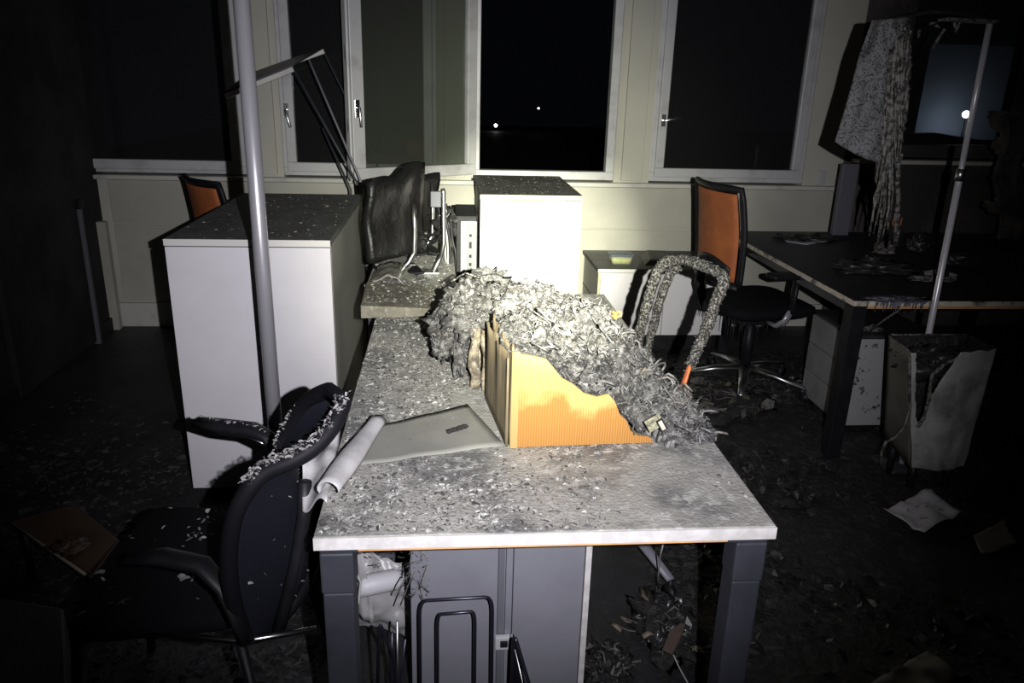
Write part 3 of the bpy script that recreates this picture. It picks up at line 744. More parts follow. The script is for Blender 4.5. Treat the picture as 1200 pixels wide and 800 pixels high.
# ============================================================ CHAIR FOAM ARCH BESIDE THE DESK (burnt chair)
bc = thing('office_chair', 'burnt office chair, only the charred back frame rising behind desk and ash heap', 'chair', (.60, 2.35, 0))
K = lambda px, py, yy: Y(px, py, yy)
arch = [K(745,430,2.28), K(747,400,2.27), K(757,360,2.26), K(770,318,2.24), K(780,306,2.22), K(800,304,2.17), K(825,311,2.10), K(845,321,2.03), K(849,330,2.01), K(842,345,2.0), K(830,380,1.98), K(813,418,1.97), K(809,428,1.965)]
def rough_tube(pts, r, seed, n=10, sub=6):
    P = []
    for a_, b_ in zip(pts, pts[1:]):
        for k in range(sub): P.append(a_.lerp(b_, k/sub))
    P.append(pts[-1]); mb = MB().tube(P, r, n=n)
    mb.v = [v + Vector((noise.noise(v*60+Vector((seed,0,0))), noise.noise(v*60+Vector((0,seed,0))), noise.noise(v*60+Vector((0,0,seed)))))*r*.45 for v in mb.v]
    return mb
rough_tube(arch, .0155, 1).build('back_frame', M['ashfoam'], bc)
arch2 = [K(756,432,2.33), K(762,395,2.32), K(775,345,2.31), K(787,317,2.30), K(797,312,2.28)]
rough_tube(arch2, .014, 5).build('back_frame', M['ashfoam'], bc)
ft = MB()
for k in range(700):
    i = random.randrange(len(arch)-1); p = arch[i].lerp(arch[i+1], random.random()); d = Vector((rn(-1,1),rn(-1,1),rn(-1,1))).normalized()
    ft.flake(p+d*.016, rn(.004,.010), lift=.8, asp=2, n=d)
stuff(ft.build('foam_crumbs', M['ashflake'], bc))
e0 = K(809,426,1.965); e1 = K(795,468,1.97)
MB().tube([e0, e0.lerp(e1,.5), e1, e1-Vector((0,0,.05))], [.010,.013,.019,.021], n=10, flat=.5).build('orange_tip', M['orangepl'], bc)
tip = e1-Vector((0,0,.05))
MB().tube([tip, Vector((tip.x-.02, 2.08, .49)), Vector((.60, 2.30, .46))], .016).build('back_support', M['black'], bc)
b0 = arch[0]
MB().tube([b0, Vector((b0.x+.02, 2.33, .55)), Vector((.60, 2.34, .46))], .014).build('back_support', M['black'], bc)
loft(MB(), [rrect(.50, 2.33, .20, .21, .44, .07), rrect(.50, 2.33, .22, .23, .47, .09), rrect(.50, 2.33, .20, .21, .495, .09)]).build('seat', M['seat'], bc)
MB().tube([(.565,2.28,.10),(.565,2.28,.44)], .025, n=12).build('column', M['black'], bc)
tgt = Z(786, 681, .07); cx_, cy_ = .565, 2.28; L_ = math.hypot(tgt.x-cx_, tgt.y-cy_); a0_ = math.atan2(tgt.y-cy_, tgt.x-cx_)
for k in range(5):
    a_ = math.degrees(a0_) + 72*k; ex, ey = cx_+L_*math.cos(R(a_)), cy_+L_*math.sin(R(a_))
    MB().tube([(cx_,cy_,.12),(cx_+.5*L_*math.cos(R(a_)),cy_+.5*L_*math.sin(R(a_)),.11),(ex,ey,.075)], [.024,.020,.015], n=8, flat=.6).build('base_arm', M['greymetal'], bc)
    cs_ = MB().tube([(ex-.010*math.sin(R(a_)), ey+.010*math.cos(R(a_)), .028), (ex+.010*math.sin(R(a_)), ey-.010*math.cos(R(a_)), .028)], .028, n=14); cs_.tube([(ex,ey,.03),(ex,ey,.075)], .008)
    cs_.build('caster', M['black'], bc)

# ============================================================ OFFICE CHAIR WITH ORANGE MESH BACK
def office_chair(label, x, y, rz, zs=1.0, burnt=True):
    o = thing('office_chair', label, 'chair', (0,0,0))
    P = lambda a_, b_, c_: Vector((a_, b_, c_))
    # backrest: plane x = xb(z), width in y, faces +x
    def bk(u, v):
        yy = (u-.5)*(.44-.06*abs(v-.55)); zz = .60 + .46*v
        return P(-.27 - .05*(v-.3)**2 - .025*v + .05*(abs(u-.5)*2)**2, yy, zz*zs)
    MB().grid(lambda u, v: bk(.06+.88*u, .05+.9*v), 12, 14, th=.004).build('back_mesh', M['orange'], o)
    rim = [bk(0, v) for v in [i/10 for i in range(11)]] + [bk(u, 1) for u in [i/8 for i in range(1, 9)]] + [bk(1, 1-v) for v in [i/10 for i in range(1, 11)]] + [bk(1-u, 0) for u in [i/8 for i in range(1, 9)]]
    MB().tube(rim, .020, n=8, flat=.7).build('back_frame', M['black'], o)
    MB().grid(lambda u, v: bk(.12+.76*u, .02+.26*v*(1-(2*u-1)**2*.35)) + P(-.012,0,0), 10, 6, th=-.008).build('lumbar_pad', M['black'], o)
    MB().tube([bk(.5,.25)+P(-.03,0,0), P(-.32,0,.58*zs), P(-.28,0,.46), P(-.05,0,.40)], .024, n=8).build('back_post', M['black'], o)
    loft(MB(), [rrect(0,0,.20,.20,.43,.07), rrect(0,0,.24,.235,.455,.09), rrect(0,0,.24,.235,.48,.09), rrect(0,0,.20,.20,.50,.09)]).build('seat', M['seat'], o)
    MB().box((-.12,-.12,.38),(.12,.12,.43)).build('seat_plate', M['black'], o, bevel=.01)
    MB().tube([(0,0,.10),(0,0,.39)], .026, n=12).build('column', M['black'], o)
    for s in (-1, 1):
        br = MB().tube([P(-.02, s*.17,.42), P(-.02, s*.25,.42), P(0, s*.28,.45), P(.02, s*.285,.50)], [.02,.022,.022,.02], n=8, flat=.6).build('arm_bracket', M['alupole'], o)
        MB().tube([P(.02, s*.285,.49), P(.03, s*.285,.66)], .022, n=8, flat=.6).build('arm_post', M['black'], br)
        MB().box((-.12, s*.285-.042,.66),(.14, s*.285+.042,.688)).build('arm_pad', M['black'], o, bevel=.012)
    for k in range(5):
        a_ = R(20+72*k); L_ = .32; ex, ey = L_*math.cos(a_), L_*math.sin(a_)
        MB().tube([(0,0,.115),(.5*ex,.5*ey,.105),(ex,ey,.075)], [.032,.024,.017], n=8, flat=.6).build('base_arm', M['alu'], o)
        c_ = MB().tube([(ex-.012*math.sin(a_), ey+.012*math.cos(a_), .028), (ex+.012*math.sin(a_), ey-.012*math.cos(a_), .028)], .028, n=14); c_.tube([(ex,ey,.03),(ex,ey,.075)], .008)
        c_.build('caster', M['black'], o)
    if burnt:
        dr = MB()
        for k in range(34):
            yy = rn(-.22,.22); xx = rn(-.22,.1); L_ = rn(.04,.16); z0 = .435
            dr.tube([P(xx,yy,z0), P(xx+rn(-.003,.003),yy,z0-L_*.5), P(xx+rn(-.003,.003),yy,z0-L_)], [.004,.0022,.0015], n=5)
        stuff(dr.build('melted_threads', M['black'], o))
    o.location = (x, y, 0); o.rotation_euler = (0, 0, rz)
    return o
office_chair('black office chair with orange mesh back facing the scorched right desk', 1.57, 3.66, R(10))
office_chair('orange-backed office chair mostly hidden behind the tall left cabinet', -0.97, 4.10, R(38), zs=.945, burnt=False)

# ============================================================ RIGHT DESK
RZ = .715
rd = thing('desk', 'scorched black-topped desk with pale edge at the right under melted lamp', 'desk', (2.3, 3.5, 0))
MB().box((1.615, 2.805, RZ-.022), (3.25, 4.30, RZ)).build('desk_top', M['deskR'], rd, bevel=.002)
MB().box((1.612, 2.801, RZ-.021), (3.25, 2.8045, RZ-.001)).build('edge_band', M['edgeR'], rd)
MB().box((1.6105, 2.805, RZ-.021), (1.6145, 4.30, RZ-.001)).build('edge_band', M['edgeR'], rd)
MB().box((1.68, 2.815, RZ-.036), (3.2, 2.825, RZ-.022)).build('under_rail', M['chip'], rd)
for x, y in ((1.625, 2.83), (1.625, 4.2), (3.15, 2.83), (3.15, 4.2)):
    MB().hexa([Vector(p) for p in ((x+.0, y, 0),(x+.06,y,0),(x+.06,y+.06,0),(x,y+.06,0),(x,y,RZ-.022),(x+.065,y,RZ-.022),(x+.065,y+.065,RZ-.022),(x,y+.065,RZ-.022))]).build('leg', M['black'], rd, bevel=.003)
MB().box((1.64, 2.9, RZ-.07), (1.67, 4.2, RZ-.025)).build('side_rail', M['anth'], rd)
# pedestal under it
pd = thing('drawer_pedestal', 'three-drawer pedestal with scorched pale side under the right desk', 'drawer unit', (1.98, 3.3, 0))
MB().box((1.830, 3.10, .035), (2.20, 3.50, .455)).build('body', M['pedch'], pd, bevel=.002)
MB().box((1.82, 3.095, .456), (2.21, 3.51, .474)).build('top_panel', M['deskR'], pd, bevel=.002)
for z0, z1 in ((.04,.17),(.175,.31),(.315,.452)): 
    d_ = MB().box((1.811, 3.105, z0), (1.829, 3.495, z1)).build('drawer', M['pedw'], pd, bevel=.002)
for x in (1.86, 2.16):
    for y in (3.14, 3.46): MB().tube([(x,y,0),(x,y,.036)], .018, n=10).build('foot', M['black'], pd)
# things on the pedestal
o = MB().blob((1.93, 3.17, .482), (.045,.035,.014), seed=3, amp=.5, flat=.475, fine=.2).tube([(1.90,3.13,.486),(1.905,3.05,.56),(1.93,2.95,.66)], .005, n=6).build('melted_lump', M['drip']); tag(o, 'shiny melted lump with a strand on the drawer pedestal', 'debris')
# melted burnt bin
bn = thing('waste_bin', 'melted pale waste bin with burnt hole in front of the right desk', 'bin', (2.0, 2.62, 0))
TL, TR, BR_, BL_ = Y(1067,413,2.56), Y(1166,408,2.56), Y(1128,545,2.56), Y(1068,547,2.56)
def binf(u, v):
    p = (BL_*(1-u)+BR_*u)*(1-v) + (TL*(1-u)+TR*u)*v
    return p + Vector((0, -.03*math.sin(math.pi*u) + .01*noise.noise(Vector((u*4,v*4,0))), .012*noise.noise(Vector((u*6, 3, 0)))*v))
def kp(u, v):
    # ragged melted notch from the rim near the left
    if v < .40 or u < .045: return True
    t = (v-.40)/.60
    ur = .10 + .06*min(1, t*6)**.5 + .36*t**1.7 + .02*noise.noise(Vector((v*9, 2, 0)))
    ul = .11 - .06*min(1, t*6)**.5 + .01*noise.noise(Vector((v*12, 7, 0)))
    return not (ul < u < ur)
MB().grid(binf, 110, 90, th=-.006, keep=kp).build('front_wall', M['binw'], bn)
Bk = Vector((0, .17, 0)); lx = Y(1043,392,2.74) 
A0, A1 = BL_, TL; C0, C1 = Y(1036,510,2.74), Y(1043,392,2.74)
MB().grid(lambda u, v: (A0*(1-u)+C0*u)*(1-v)+(A1*(1-u)+C1*u)*v, 8, 8, th=.006).build('side_wall', mat('bin_side', (.085,.078,.065), .6, c2=(.14,.13,.11), scale=6), bn)
D0, D1 = C0+Vector((.22,0,0)), C1+Vector((.33,0,0))
MB().grid(lambda u, v: (C0*(1-u)+D0*u)*(1-v)+(C1*(1-u)+D1*u)*v, 8, 8, th=.006).build('back_wall', M['char'], bn)
MB().grid(lambda u, v: (BR_*(1-u)+D0*u)*(1-v)+(TR*(1-u)+D1*u)*v, 8, 8, th=-.006).build('side_wall', M['char'], bn)
MB().tube([C1, D1], .004, n=6).tube([C1, TL+Vector((-.0,0,0))], .004, n=6).build('rim', M['drip'], bn)
MB().poly([BL_, BR_, D0, C0], (0,0,.01)).build('bottom', M['char'], bn)
for p in (BL_.lerp(D0,.15), BR_.lerp(C0,.15), D0.lerp(BL_,.15), C0.lerp(BR_,.15)):
    MB().tube([(p.x,p.y,0),(p.x,p.y,p.z+.004)], .015, n=8).build('foot', M['black'], bn)
g_ = MB()
for k in range(500):
    u_, v_ = random.random(), random.random(); p = (TL*(1-u_)+TR*u_)*(1-v_) + (C1*(1-u_)+D1*u_)*v_
    g_.flake(p+Vector((0,.01,-.035-.03*random.random())), rn(.01,.03), lift=.9, asp=2)
g_.blob((TL+TR+C1+D1)/4+Vector((-.01,0,-.09)), (.12,.06,.06), seed=7, amp=.5, fine=.2)
stuff(g_.build('charred_contents', M['charfl'], bn))
# melted pale lip running down the left of the notch
lip = [Y(*p, 2.545) for p in ((1066,418),(1066,450),(1066,480),(1060,500),(1050,512),(1038,518),(1033,530),(1033,545))]
MB().tube(lip, [.006,.005,.005,.006,.005,.006,.005,.003], n=6).build('melted_lip', M['drip'], bn)
lip = [Y(*p, 2.53) for p in ((1074,440),(1080,470),(1077,492),(1072,508))]
rm_ = rough_tube([Y(*p, 2.53) for p in ((1122,420),(1105,428),(1092,440),(1088,470),(1082,490),(1075,500))], .007, 3); rm_.build('melted_lip', M['drip'], bn)

# ============================================================ LAMPS
def roundpole(mb, x, y, z0, z1, r): return mb.tube([(x,y,z0),(x,y,z1)], r, n=20)
lp1 = thing('floor_lamp', 'tall grey floor lamp pole standing before the left white cabinet', 'lamp', (-.535, 2.28, 0))
roundpole(MB(), -.535, 2.28, .02, 1.95, .0225).build('pole', M['alupole'], lp1)
loft(MB(), [rrect(-.535,2.28,.14,.14,0,.03), rrect(-.535,2.28,.14,.14,.018,.03)]).build('base_plate', M['alupole'], lp1)
MB().box((-.80,2.10,1.95),(-.27,2.46,1.985)).build('lamp_head', M['alupole'], lp1, bevel=.006)
lp2 = thing('floor_lamp', 'burnt floor lamp with melted diffuser hanging over the right desk', 'lamp', (1.925, 2.775, 0))
p0 = Y(1089,388,2.775); p1 = Y(1160,28,2.775)
MB().tube([(p0.x,2.775,.01),(p0.x,2.775,p0.z),p0.lerp(p1,.55)], .0125, n=14).tube([p0.lerp(p1,.55),p1], .0105, n=14).build('pole', mat('pale_thin_pole', (.75,.73,.75), .3, .3), lp2)
MB().tube([p0.lerp(p1,.52),p0.lerp(p1,.56)], .016, n=14).build('collar', M['alu'], lp2)
loft(MB(), [rrect(p0.x,2.775,.10,.08,0,.03), rrect(p0.x,2.775,.10,.08,.012,.03)]).build('base_plate', M['anth'], lp2)
b0, b1 = Y(1109,22,2.72), Y(1167,25,2.775)
MB().hexa([b0+Vector((0,-.015,-.006)), b1+Vector((0.0,-.02,-.006)), b1+Vector((0,.05,-.006)), b0+Vector((0,.05,-.006)), b0+Vector((0,-.015,.004)), b1+Vector((0,-.02,.004)), b1+Vector((0,.05,.004)), b0+Vector((0,.05,.004))]).build('head_bar', M['drip'], lp2, bevel=.002)
h0 = Y(1060,18,2.60)
MB().tube([b1, Y(1150,20,2.74), Y(1110,14,2.68), Y(1085,14,2.62), Y(1062,20,2.56), Y(1030,26,2.54)], [.008,.012,.014,.014,.014,.012], n=8, flat=.5).build('head_frame', M['char'], lp2)
# drooping speckled diffuser
LP = [(1022,24),(1014,45),(1006,70),(998,100),(988,135),(978,166)]
RP = [(1064,20),(1066,48),(1068,75),(1064,105),(1062,140),(1052,190)]
def shf(u, v):
    t = v*5; i = min(4, int(t)); f_ = t-i
    l = Vector((LP[i][0]*(1-f_)+LP[i+1][0]*f_, LP[i][1]*(1-f_)+LP[i+1][1]*f_)); r_ = Vector((RP[i][0]*(1-f_)+RP[i+1][0]*f_, RP[i][1]*(1-f_)+RP[i+1][1]*f_))
    q_ = l*(1-u)+r_*u; q_.y += v*8*math.sin(u*3.0)
    rr = max(0, u-.55)
    p = Y(q_.x, q_.y, 2.56 - .05*math.sin(u*2.6) + rr*.05*math.sin(v*30) + .012*noise.noise(Vector((u*5, v*5, 0))))
    k = rr*.03; return p + Vector((noise.noise(Vector((u*14, v*40, 0)))*k, 0, 0))
MB().grid(shf, 40, 60, th=.005).build('diffuser', M['shade'], lp2)
# stringy melted drips hanging down its right edge
st = MB()
for k in range(46):
    u0 = rn(.55, 1.0); v0 = rn(.05, .8); s0 = shf(u0, v0) + Vector((0, -.012, 0)); pts = [s0]; L_ = rn(.10, .42)
    endp = Y(rn(1022,1050), 190, 2.53)
    for t in (.25,.5,.75,1.0):
        q_ = Vector((s0.x + (endp.x-s0.x)*min(1,t*L_/.3), s0.y + rn(-.008,.008), s0.z - L_*t)); q_.x += rn(-.006,.006); pts.append(q_)
    st.tube(pts, [rn(.004,.008), rn(.003,.008), rn(.003,.007), rn(.002,.005), .0015], n=6)
st.build('drips', M['drip'], lp2)
s3 = MB()
for k in range(9):
    x0 = 1030+k*3.0+rn(-1.5,1.5); p_ = [Y(x0+(k-4)*.3, 180, 2.53)]
    yend = rn(225, 292); nst = 6
    for i in range(1, nst+1): p_.append(Y(x0 - 3*i/nst + rn(-2.5,2.5) + (k-4)*.5*i/nst*(1 if k%2 else -1), 180+(yend-180)*i/nst, 2.53+.02*i))
    s3.tube(p_, [rn(.004,.009) for _ in range(nst)]+[.002], n=6)
s3.build('drips', M['drip'], lp2)
d2 = MB()
for x0, y0, x1, y1 in ((1125,26,1119,38),(1119,26,1120,34),(1107,34,1096,54),(1103,40,1094,57),(1090,28,1098,26),(1078,35,1076,44),(1097,29,1102,33)):
    a_ = Y(x0,y0,2.70); b_ = Y(x1,y1,2.70); d2.tube([a_, a_.lerp(b_,.5)+Vector((rn(-.003,.003),0,0)), b_], [.006,.005,.002], n=6)
d2.build('drips', M['drip'], lp2)

# burnt curtain strip at the far right
def curt(u, v):
    p = Y(1155+50*u + 6*math.sin(v*9), 130+150*v, 3.9)
    return p + Vector((0, .05*math.sin(u*14+v*3), 0))
o = MB().grid(curt, 30, 30, th=.004, keep=lambda u, v: u > .18+.3*noise.noise(Vector((3, v*6, 0)))).build('curtain', mat('charred_curtain', (.10,.085,.07), .8, c2=(.03,.027,.025), scale=16, bump=1, bscale=30)); tag(o, 'charred curtain remnant hanging at the far right', 'curtain')

# dark upright built where a stand's shadow falls; items on the right desk
o = thing('shadow_upright', 'dark upright bar in place of a shadow band under the melted diffuser', 'shadow_bar', (2.42, 4.1, RZ))
c_ = Y(985, 262, 4.15)
MB().box((c_.x-.045, 4.13, RZ), (c_.x+.045, 4.17, 1.12)).build('shadow_bar', M['greydark'], o, bevel=.003)
MB().box((c_.x-.10, 4.08, RZ+.0005), (c_.x+.10, 4.22, RZ+.012)).build('foot', M['black'], o, bevel=.003)
def lump(name, c, r, label, mm='blackgl', seed=0, cat='debris'):
    o = MB().blob(c, r, seed=seed, amp=.5, fr=8, nu=30, nv=20, fine=.2, flat=c[2]-r[2]*.4).build(name, M[mm]); tag(o, label, cat); return o
q_ = Z(1025, 318, RZ); lump('melted_heap', (q_.x, q_.y, RZ+.018), (.15,.09,.03), 'low heap of melted plastic near the corner of the scorched desk', 'blackgl', 3)
q_ = Z(1018, 316, RZ); lump('melted_heap', (q_.x, q_.y, RZ+.030), (.05,.04,.028), 'pale-crested lump on the low melted heap', 'drip', 8)
q_ = Z(1092, 330, RZ); lump('scorched_paper', (q_.x, q_.y, RZ+.012), (.10,.04,.012), 'scorched paper wad behind the pale edge of the right desk', 'drip', 5)
q_ = Z(1035, 298, RZ); lump('melted_heap', (q_.x, q_.y, RZ+.025), (.045,.045,.035), 'pale-crusted lump where the diffuser drips reach the desk', 'drip', 11)
q_ = Z(1075, 296, RZ); lump('melted_heap', (q_.x, q_.y, RZ+.035), (.05,.05,.05), 'dark rounded melted lump behind the drips on the right desk', 'blackgl', 14)
q_ = Z(1118, 312, RZ); lump('melted_cup', (q_.x, q_.y, RZ+.030), (.065,.05,.042), 'dark lump with white edges right of the burnt lamp pole', 'blackgl', 17)
q_ = Z(1060, 348, RZ)
dm = MB()
for k in range(40):
    x = rn(1.66, 1.95); L_ = rn(.01,.05); dm.tube([(x, 2.797, RZ-.002), (x+rn(-.004,.004), 2.795, RZ-L_*.5), (x, 2.797, RZ-L_)], [rn(.003,.006), .003, .001], n=5)
dm.blob((1.80, 2.82, RZ+.004), (.12,.035,.010), seed=4, amp=.6, fine=.3)
o = dm.build('melted_drips', mat('blue_grey_melt', (.17,.17,.20), .3, c2=(.04,.04,.05), scale=50, bump=.8)); tag(o, 'blue-grey melted plastic dripping over the pale desk edge', 'debris')
# folded paper, white shreds
def sheet(pts, z, label, mm='paper', amp=.006, name='paper_sheet', cat='paper', seed=0):
    P = [Z(*p, z) for p in pts]; 
    def fn(u, v):
        p = (P[0]*(1-u)+P[1]*u)*(1-v)+(P[3]*(1-u)+P[2]*u)*v; p.z = z + .002 + abs(noise.noise(p*11+Vector((seed,0,0))))*amp; return p
    o = MB().grid(fn, 12, 8, th=-.0012).build(name, M[mm]); tag(o, label, cat); return o
sheet([(919,281),(944,284),(946,287),(922,284)], RZ, 'white folded paper lying at the back of the right desk')
sheet([(944,284),(968,280),(970,283),(946,287)], RZ, 'second half of folded paper angled back on the right desk')
sheet([(1082,318),(1098,317),(1099,322),(1084,322)], RZ, 'white paper scrap left of the burnt lamp pole', seed=2)
sheet([(1108,304),(1122,302),(1124,309),(1112,309)], RZ, 'small white paper scrap right of the burnt lamp pole', seed=3)
sheet([(1112,320),(1122,322),(1120,328),(1112,326)], RZ, 'lower white paper scrap right of the lamp pole', seed=4)
q_ = Z(990,270,RZ)
lump('keyboard_remains', (2.0, 4.05, RZ+.012), (.16,.06,.015), 'low black melted keyboard remains at the left back of the right desk', 'blackgl', 25)
o = thing('sorting_tray', 'dark melted desk organiser with bright bits below the diffuser drips', 'organiser', (2.15, 3.75, RZ))
q_ = Z(1045, 290, RZ)
MB().box((q_.x-.05, q_.y, RZ), (q_.x+.05, q_.y+.08, RZ+.11)).build('holder', M['blackgl'], o, bevel=.01)
for k in range(5):
    x = q_.x-.04+.02*k; MB().tube([(x,q_.y+.03,RZ+.10),(x+rn(-.01,.01),q_.y+.03,RZ+.15+rn(0,.04))], .004, n=6).build('pen', M['cable_w'] if k%2 else M['orangepl'], o)

# ============================================================ TILTED STAND BEHIND THE LEFT CABINET
ts = thing('folding_stand', 'tilted folding stand with pale bars on thin rods before the left windows', 'stand', (-.5, 4.1, 0))
def bar(a, b, w_, h_): 
    d = (b-a).normalized(); s_ = Vector((0,0,1)).cross(d).normalized(); up = d.cross(s_)
    return MB().hexa([p + s_*x*w_ + up*z*h_ for z in (-1,1) for p, x in ((a,-1),(b,-1),(b,1),(a,1))])
A0_, A1_ = Y(264,113,4.0), Y(344,81,4.0); B0_, B1_ = Y(293,91,4.42), Y(380,60,4.42)
bar(A0_, A1_, .012, .012).build('pale_bar', M['ledge'], ts, bevel=.003)
bar(B0_, B1_, .012, .012).build('pale_bar', M['ledge'], ts, bevel=.003)
MB().hexa([A0_+Vector((0,0,.014)),A1_+Vector((0,0,.014)),B1_+Vector((0,0,.014)),B0_+Vector((0,0,.014)),A0_+Vector((0,0,.022)),A1_+Vector((0,0,.022)),B1_+Vector((0,0,.022)),B0_+Vector((0,0,.022))]).build('panel', M['anth'], ts)
for a_, b_, ya_, yb_ in (((344,81),(419,215),4.0,4.10), ((362,70),(424,215),4.2,4.12), ((380,62),(440,185),4.42,4.60), ((378,150),(411,222),4.3,4.2)):
    p_ = Y(*a_, ya_); q_ = Y(*b_, yb_)
    MB().tube([p_, q_ , Vector((q_.x+.03, yb_, .012 if yb_ < 4.5 else .93))], .0055, n=8).build('rod', M['greymetal'] if a_[0] == 362 else M['anth'], ts)
MB().tube([Vector((-.50,4.10,.008)), Vector((-.40,4.14,.008))], .007).build('foot_rail', M['anth'], ts)

# ============================================================ FOREGROUND CHAIR
fc = thing('visitor_chair', 'black mesh-back armchair sprinkled with ash in the left foreground', 'chair', (-.57, 1.55, 0))
Np = [((287,748),1.30),((272,700),1.27),((268,650),1.26),((275,605),1.25),((292,572),1.25),((312,552),1.26),((345,538),1.27),((372,520),1.29),((392,495),1.32),((403,470),1.36)]
Fp = [((310,742),1.44),((345,705),1.48),((366,660),1.50),((372,618),1.52),((362,580),1.53),((345,556),1.53),((328,528),1.53),((340,500),1.52),((360,470),1.48),((385,457),1.42)]
Nn = [Y(*p, y) for p, y in Np]; Ff = [Y(*p, y) for p, y in Fp]
def cr(P, t):
    t = max(0, min(.9999, t))*(len(P)-1); i = int(t); f_ = t-i
    p0, p1, p2, p3 = P[max(0,i-1)], P[i], P[i+1], P[min(len(P)-1,i+2)]
    return .5*((2*p1)+(p2-p0)*f_+(2*p0-5*p1+4*p2-p3)*f_*f_+(3*p1-p0-3*p2+p3)*f_**3)
MB().grid(lambda u, v: cr(Nn, v).lerp(cr(Ff, v), u) + Vector((.03*math.sin(u*math.pi), 0, 0)), 12, 40, th=.003).build('back_mesh', M['mesh'], fc)
rim = [cr(Nn, i/36) for i in range(37)] + [cr(Ff, 1-i/36) for i in range(37)]
rim.append(rim[0])
MB().tube(rim, .0165, n=10).build('back_frame', M['blackmatt'], fc)
spine = [cr(Nn,v).lerp(cr(Ff,v),.5)+Vector((.045,0,0)) for v in (.02,.2,.35,.5)]
MB().tube(spine, .014, n=8).build('back_spine', M['black'], fc)
sc = [Z(*p, .445) for p in ((182,592),(272,596),(300,720),(78,740),(95,690),(140,640))]
cs0 = sum(sc, Vector())/6
zz = lambda P, z, s: [Vector((cs0.x+(p.x-cs0.x)*s, cs0.y+(p.y-cs0.y)*s, z)) for p in P]
def smooth_ring(P, n=5):
    out = []
    for i in range(len(P)):
        a_, b_, c_ = P[i-1], P[i], P[(i+1) % len(P)]
        s0, s1 = b_.lerp(a_, .22), b_.lerp(c_, .22)
        for k in range(n):
            t = k/(n-1); out.append((s0*(1-t)**2 + b_*2*t*(1-t) + s1*t*t))
    return out
rg = smooth_ring(sc)
if (rg[5]-cs0).cross(rg[10]-cs0).z < 0: rg = rg[::-1]
loft(MB(), [zz(rg,.40,.93), zz(rg,.415,1.0), zz(rg,.44,1.0), zz(rg,.452,.94)]).build('seat', M['seat'], fc)
# ash on the seat and back
ac = MB()
for k in range(150):
    i = random.randrange(len(rg)); p = cs0.lerp(rg[i], random.random()**.6*.9)
    if p.x < -.62 and rn(0,1) < .8: continue
    ac.flake((p.x, p.y, .454), rn(.006,.022), lift=.3, asp=1.8)
for k in range(520):
    t = rn(.35, .98)**.8; p = cr(Nn, t)+Vector((rn(-.012,.012), rn(-.012,.012), .0165))
    ac.flake(p, rn(.003,.012), lift=.9, asp=2.6)
for k in range(260):
    t = rn(.48, .85); p = cr(Ff, t)+Vector((rn(-.012,.012), -.012, .0125)); ac.flake(p, rn(.005,.014), lift=.9, asp=2.4)
for k in range(22):
    t = rn(.1,.5); u_ = rn(.1,.9); p = cr(Nn,t).lerp(cr(Ff,t),u_)+Vector((.034*math.sin(u_*math.pi)+.003, 0, 0)); ac.flake(p, rn(.004,.009), lift=.3, asp=2, n=(1,-.5,.2))
stuff(ac.build('ash_flecks', mat('ash_flecks_chair', (.33,.32,.31), .7, c2=(.16,.15,.15), scale=40), fc))
# arms
fa = [Z(231,494,.665), Z(262,499,.668), Z(296,503,.668), Z(314,512,.66), Z(326,530,.625), Z(332,560,.56)]
MB().tube(fa, [.020,.027,.027,.022,.017,.013], n=12, flat=.62).build('armrest', M['black'], fc)
MB().tube([fa[0]+Vector((.01,-.012,-.012)), fa[1]+Vector((0,-.018,-.015)), fa[2]+Vector((0,-.018,-.015)), fa[3]+Vector((0,-.014,-.015))], .0045, n=6).build('arm_trim', M['chrome'], fc)
na = [Z(150,655,.60), Z(190,652,.605), Z(238,662,.60), Z(262,690,.565), Z(276,725,.51), Z(288,752,.45)]
MB().tube(na, [.017,.024,.024,.018,.014,.012], n=12, flat=.62).build('armrest', M['black'], fc)
# frame
y_n, y_f = 1.32, 1.80
r1 = [Z(80,733,.42), Z(285,751,.42)]
MB().tube([r1[0], r1[1], r1[1]+Vector((.14,.03,0))], .0065, n=8).build('side_rail', M['chrome'], fc)
fr_ = [Vector((-.75, 1.76, .40)), Vector((-.40, 1.76, .40))]
MB().tube(fr_, .0065, n=8).build('side_rail', M['black'], fc)
for p_, q_ in ((r1[0]+Vector((.01,.01,0)), (r1[0].x-.03, r1[0].y-.02, .0)), (r1[1]+Vector((-.01,.01,0)), (r1[1].x+.06, r1[1].y-.04, 0)), (fr_[0], (-.80,1.80,0)), (fr_[1], (-.33,1.83,0))):
    MB().tube([p_, q_], .011, n=8).build('leg', M['black'], fc)
MB().tube([fa[-1], fa[-1]+Vector((0,-.02,-.12))], .011).build('arm_support', M['black'], fc)
af = MB()
for k in range(40):
    t = rn(0,3); i = int(t); p = fa[i].lerp(fa[i+1], t-i)+Vector((0, rn(-.012,.004), .0155)); af.flake(p, rn(.004,.014), lift=.5, asp=2)
stuff(af.build('ash_flecks', mat('ash_flecks_arm', (.33,.32,.31), .7), fc))

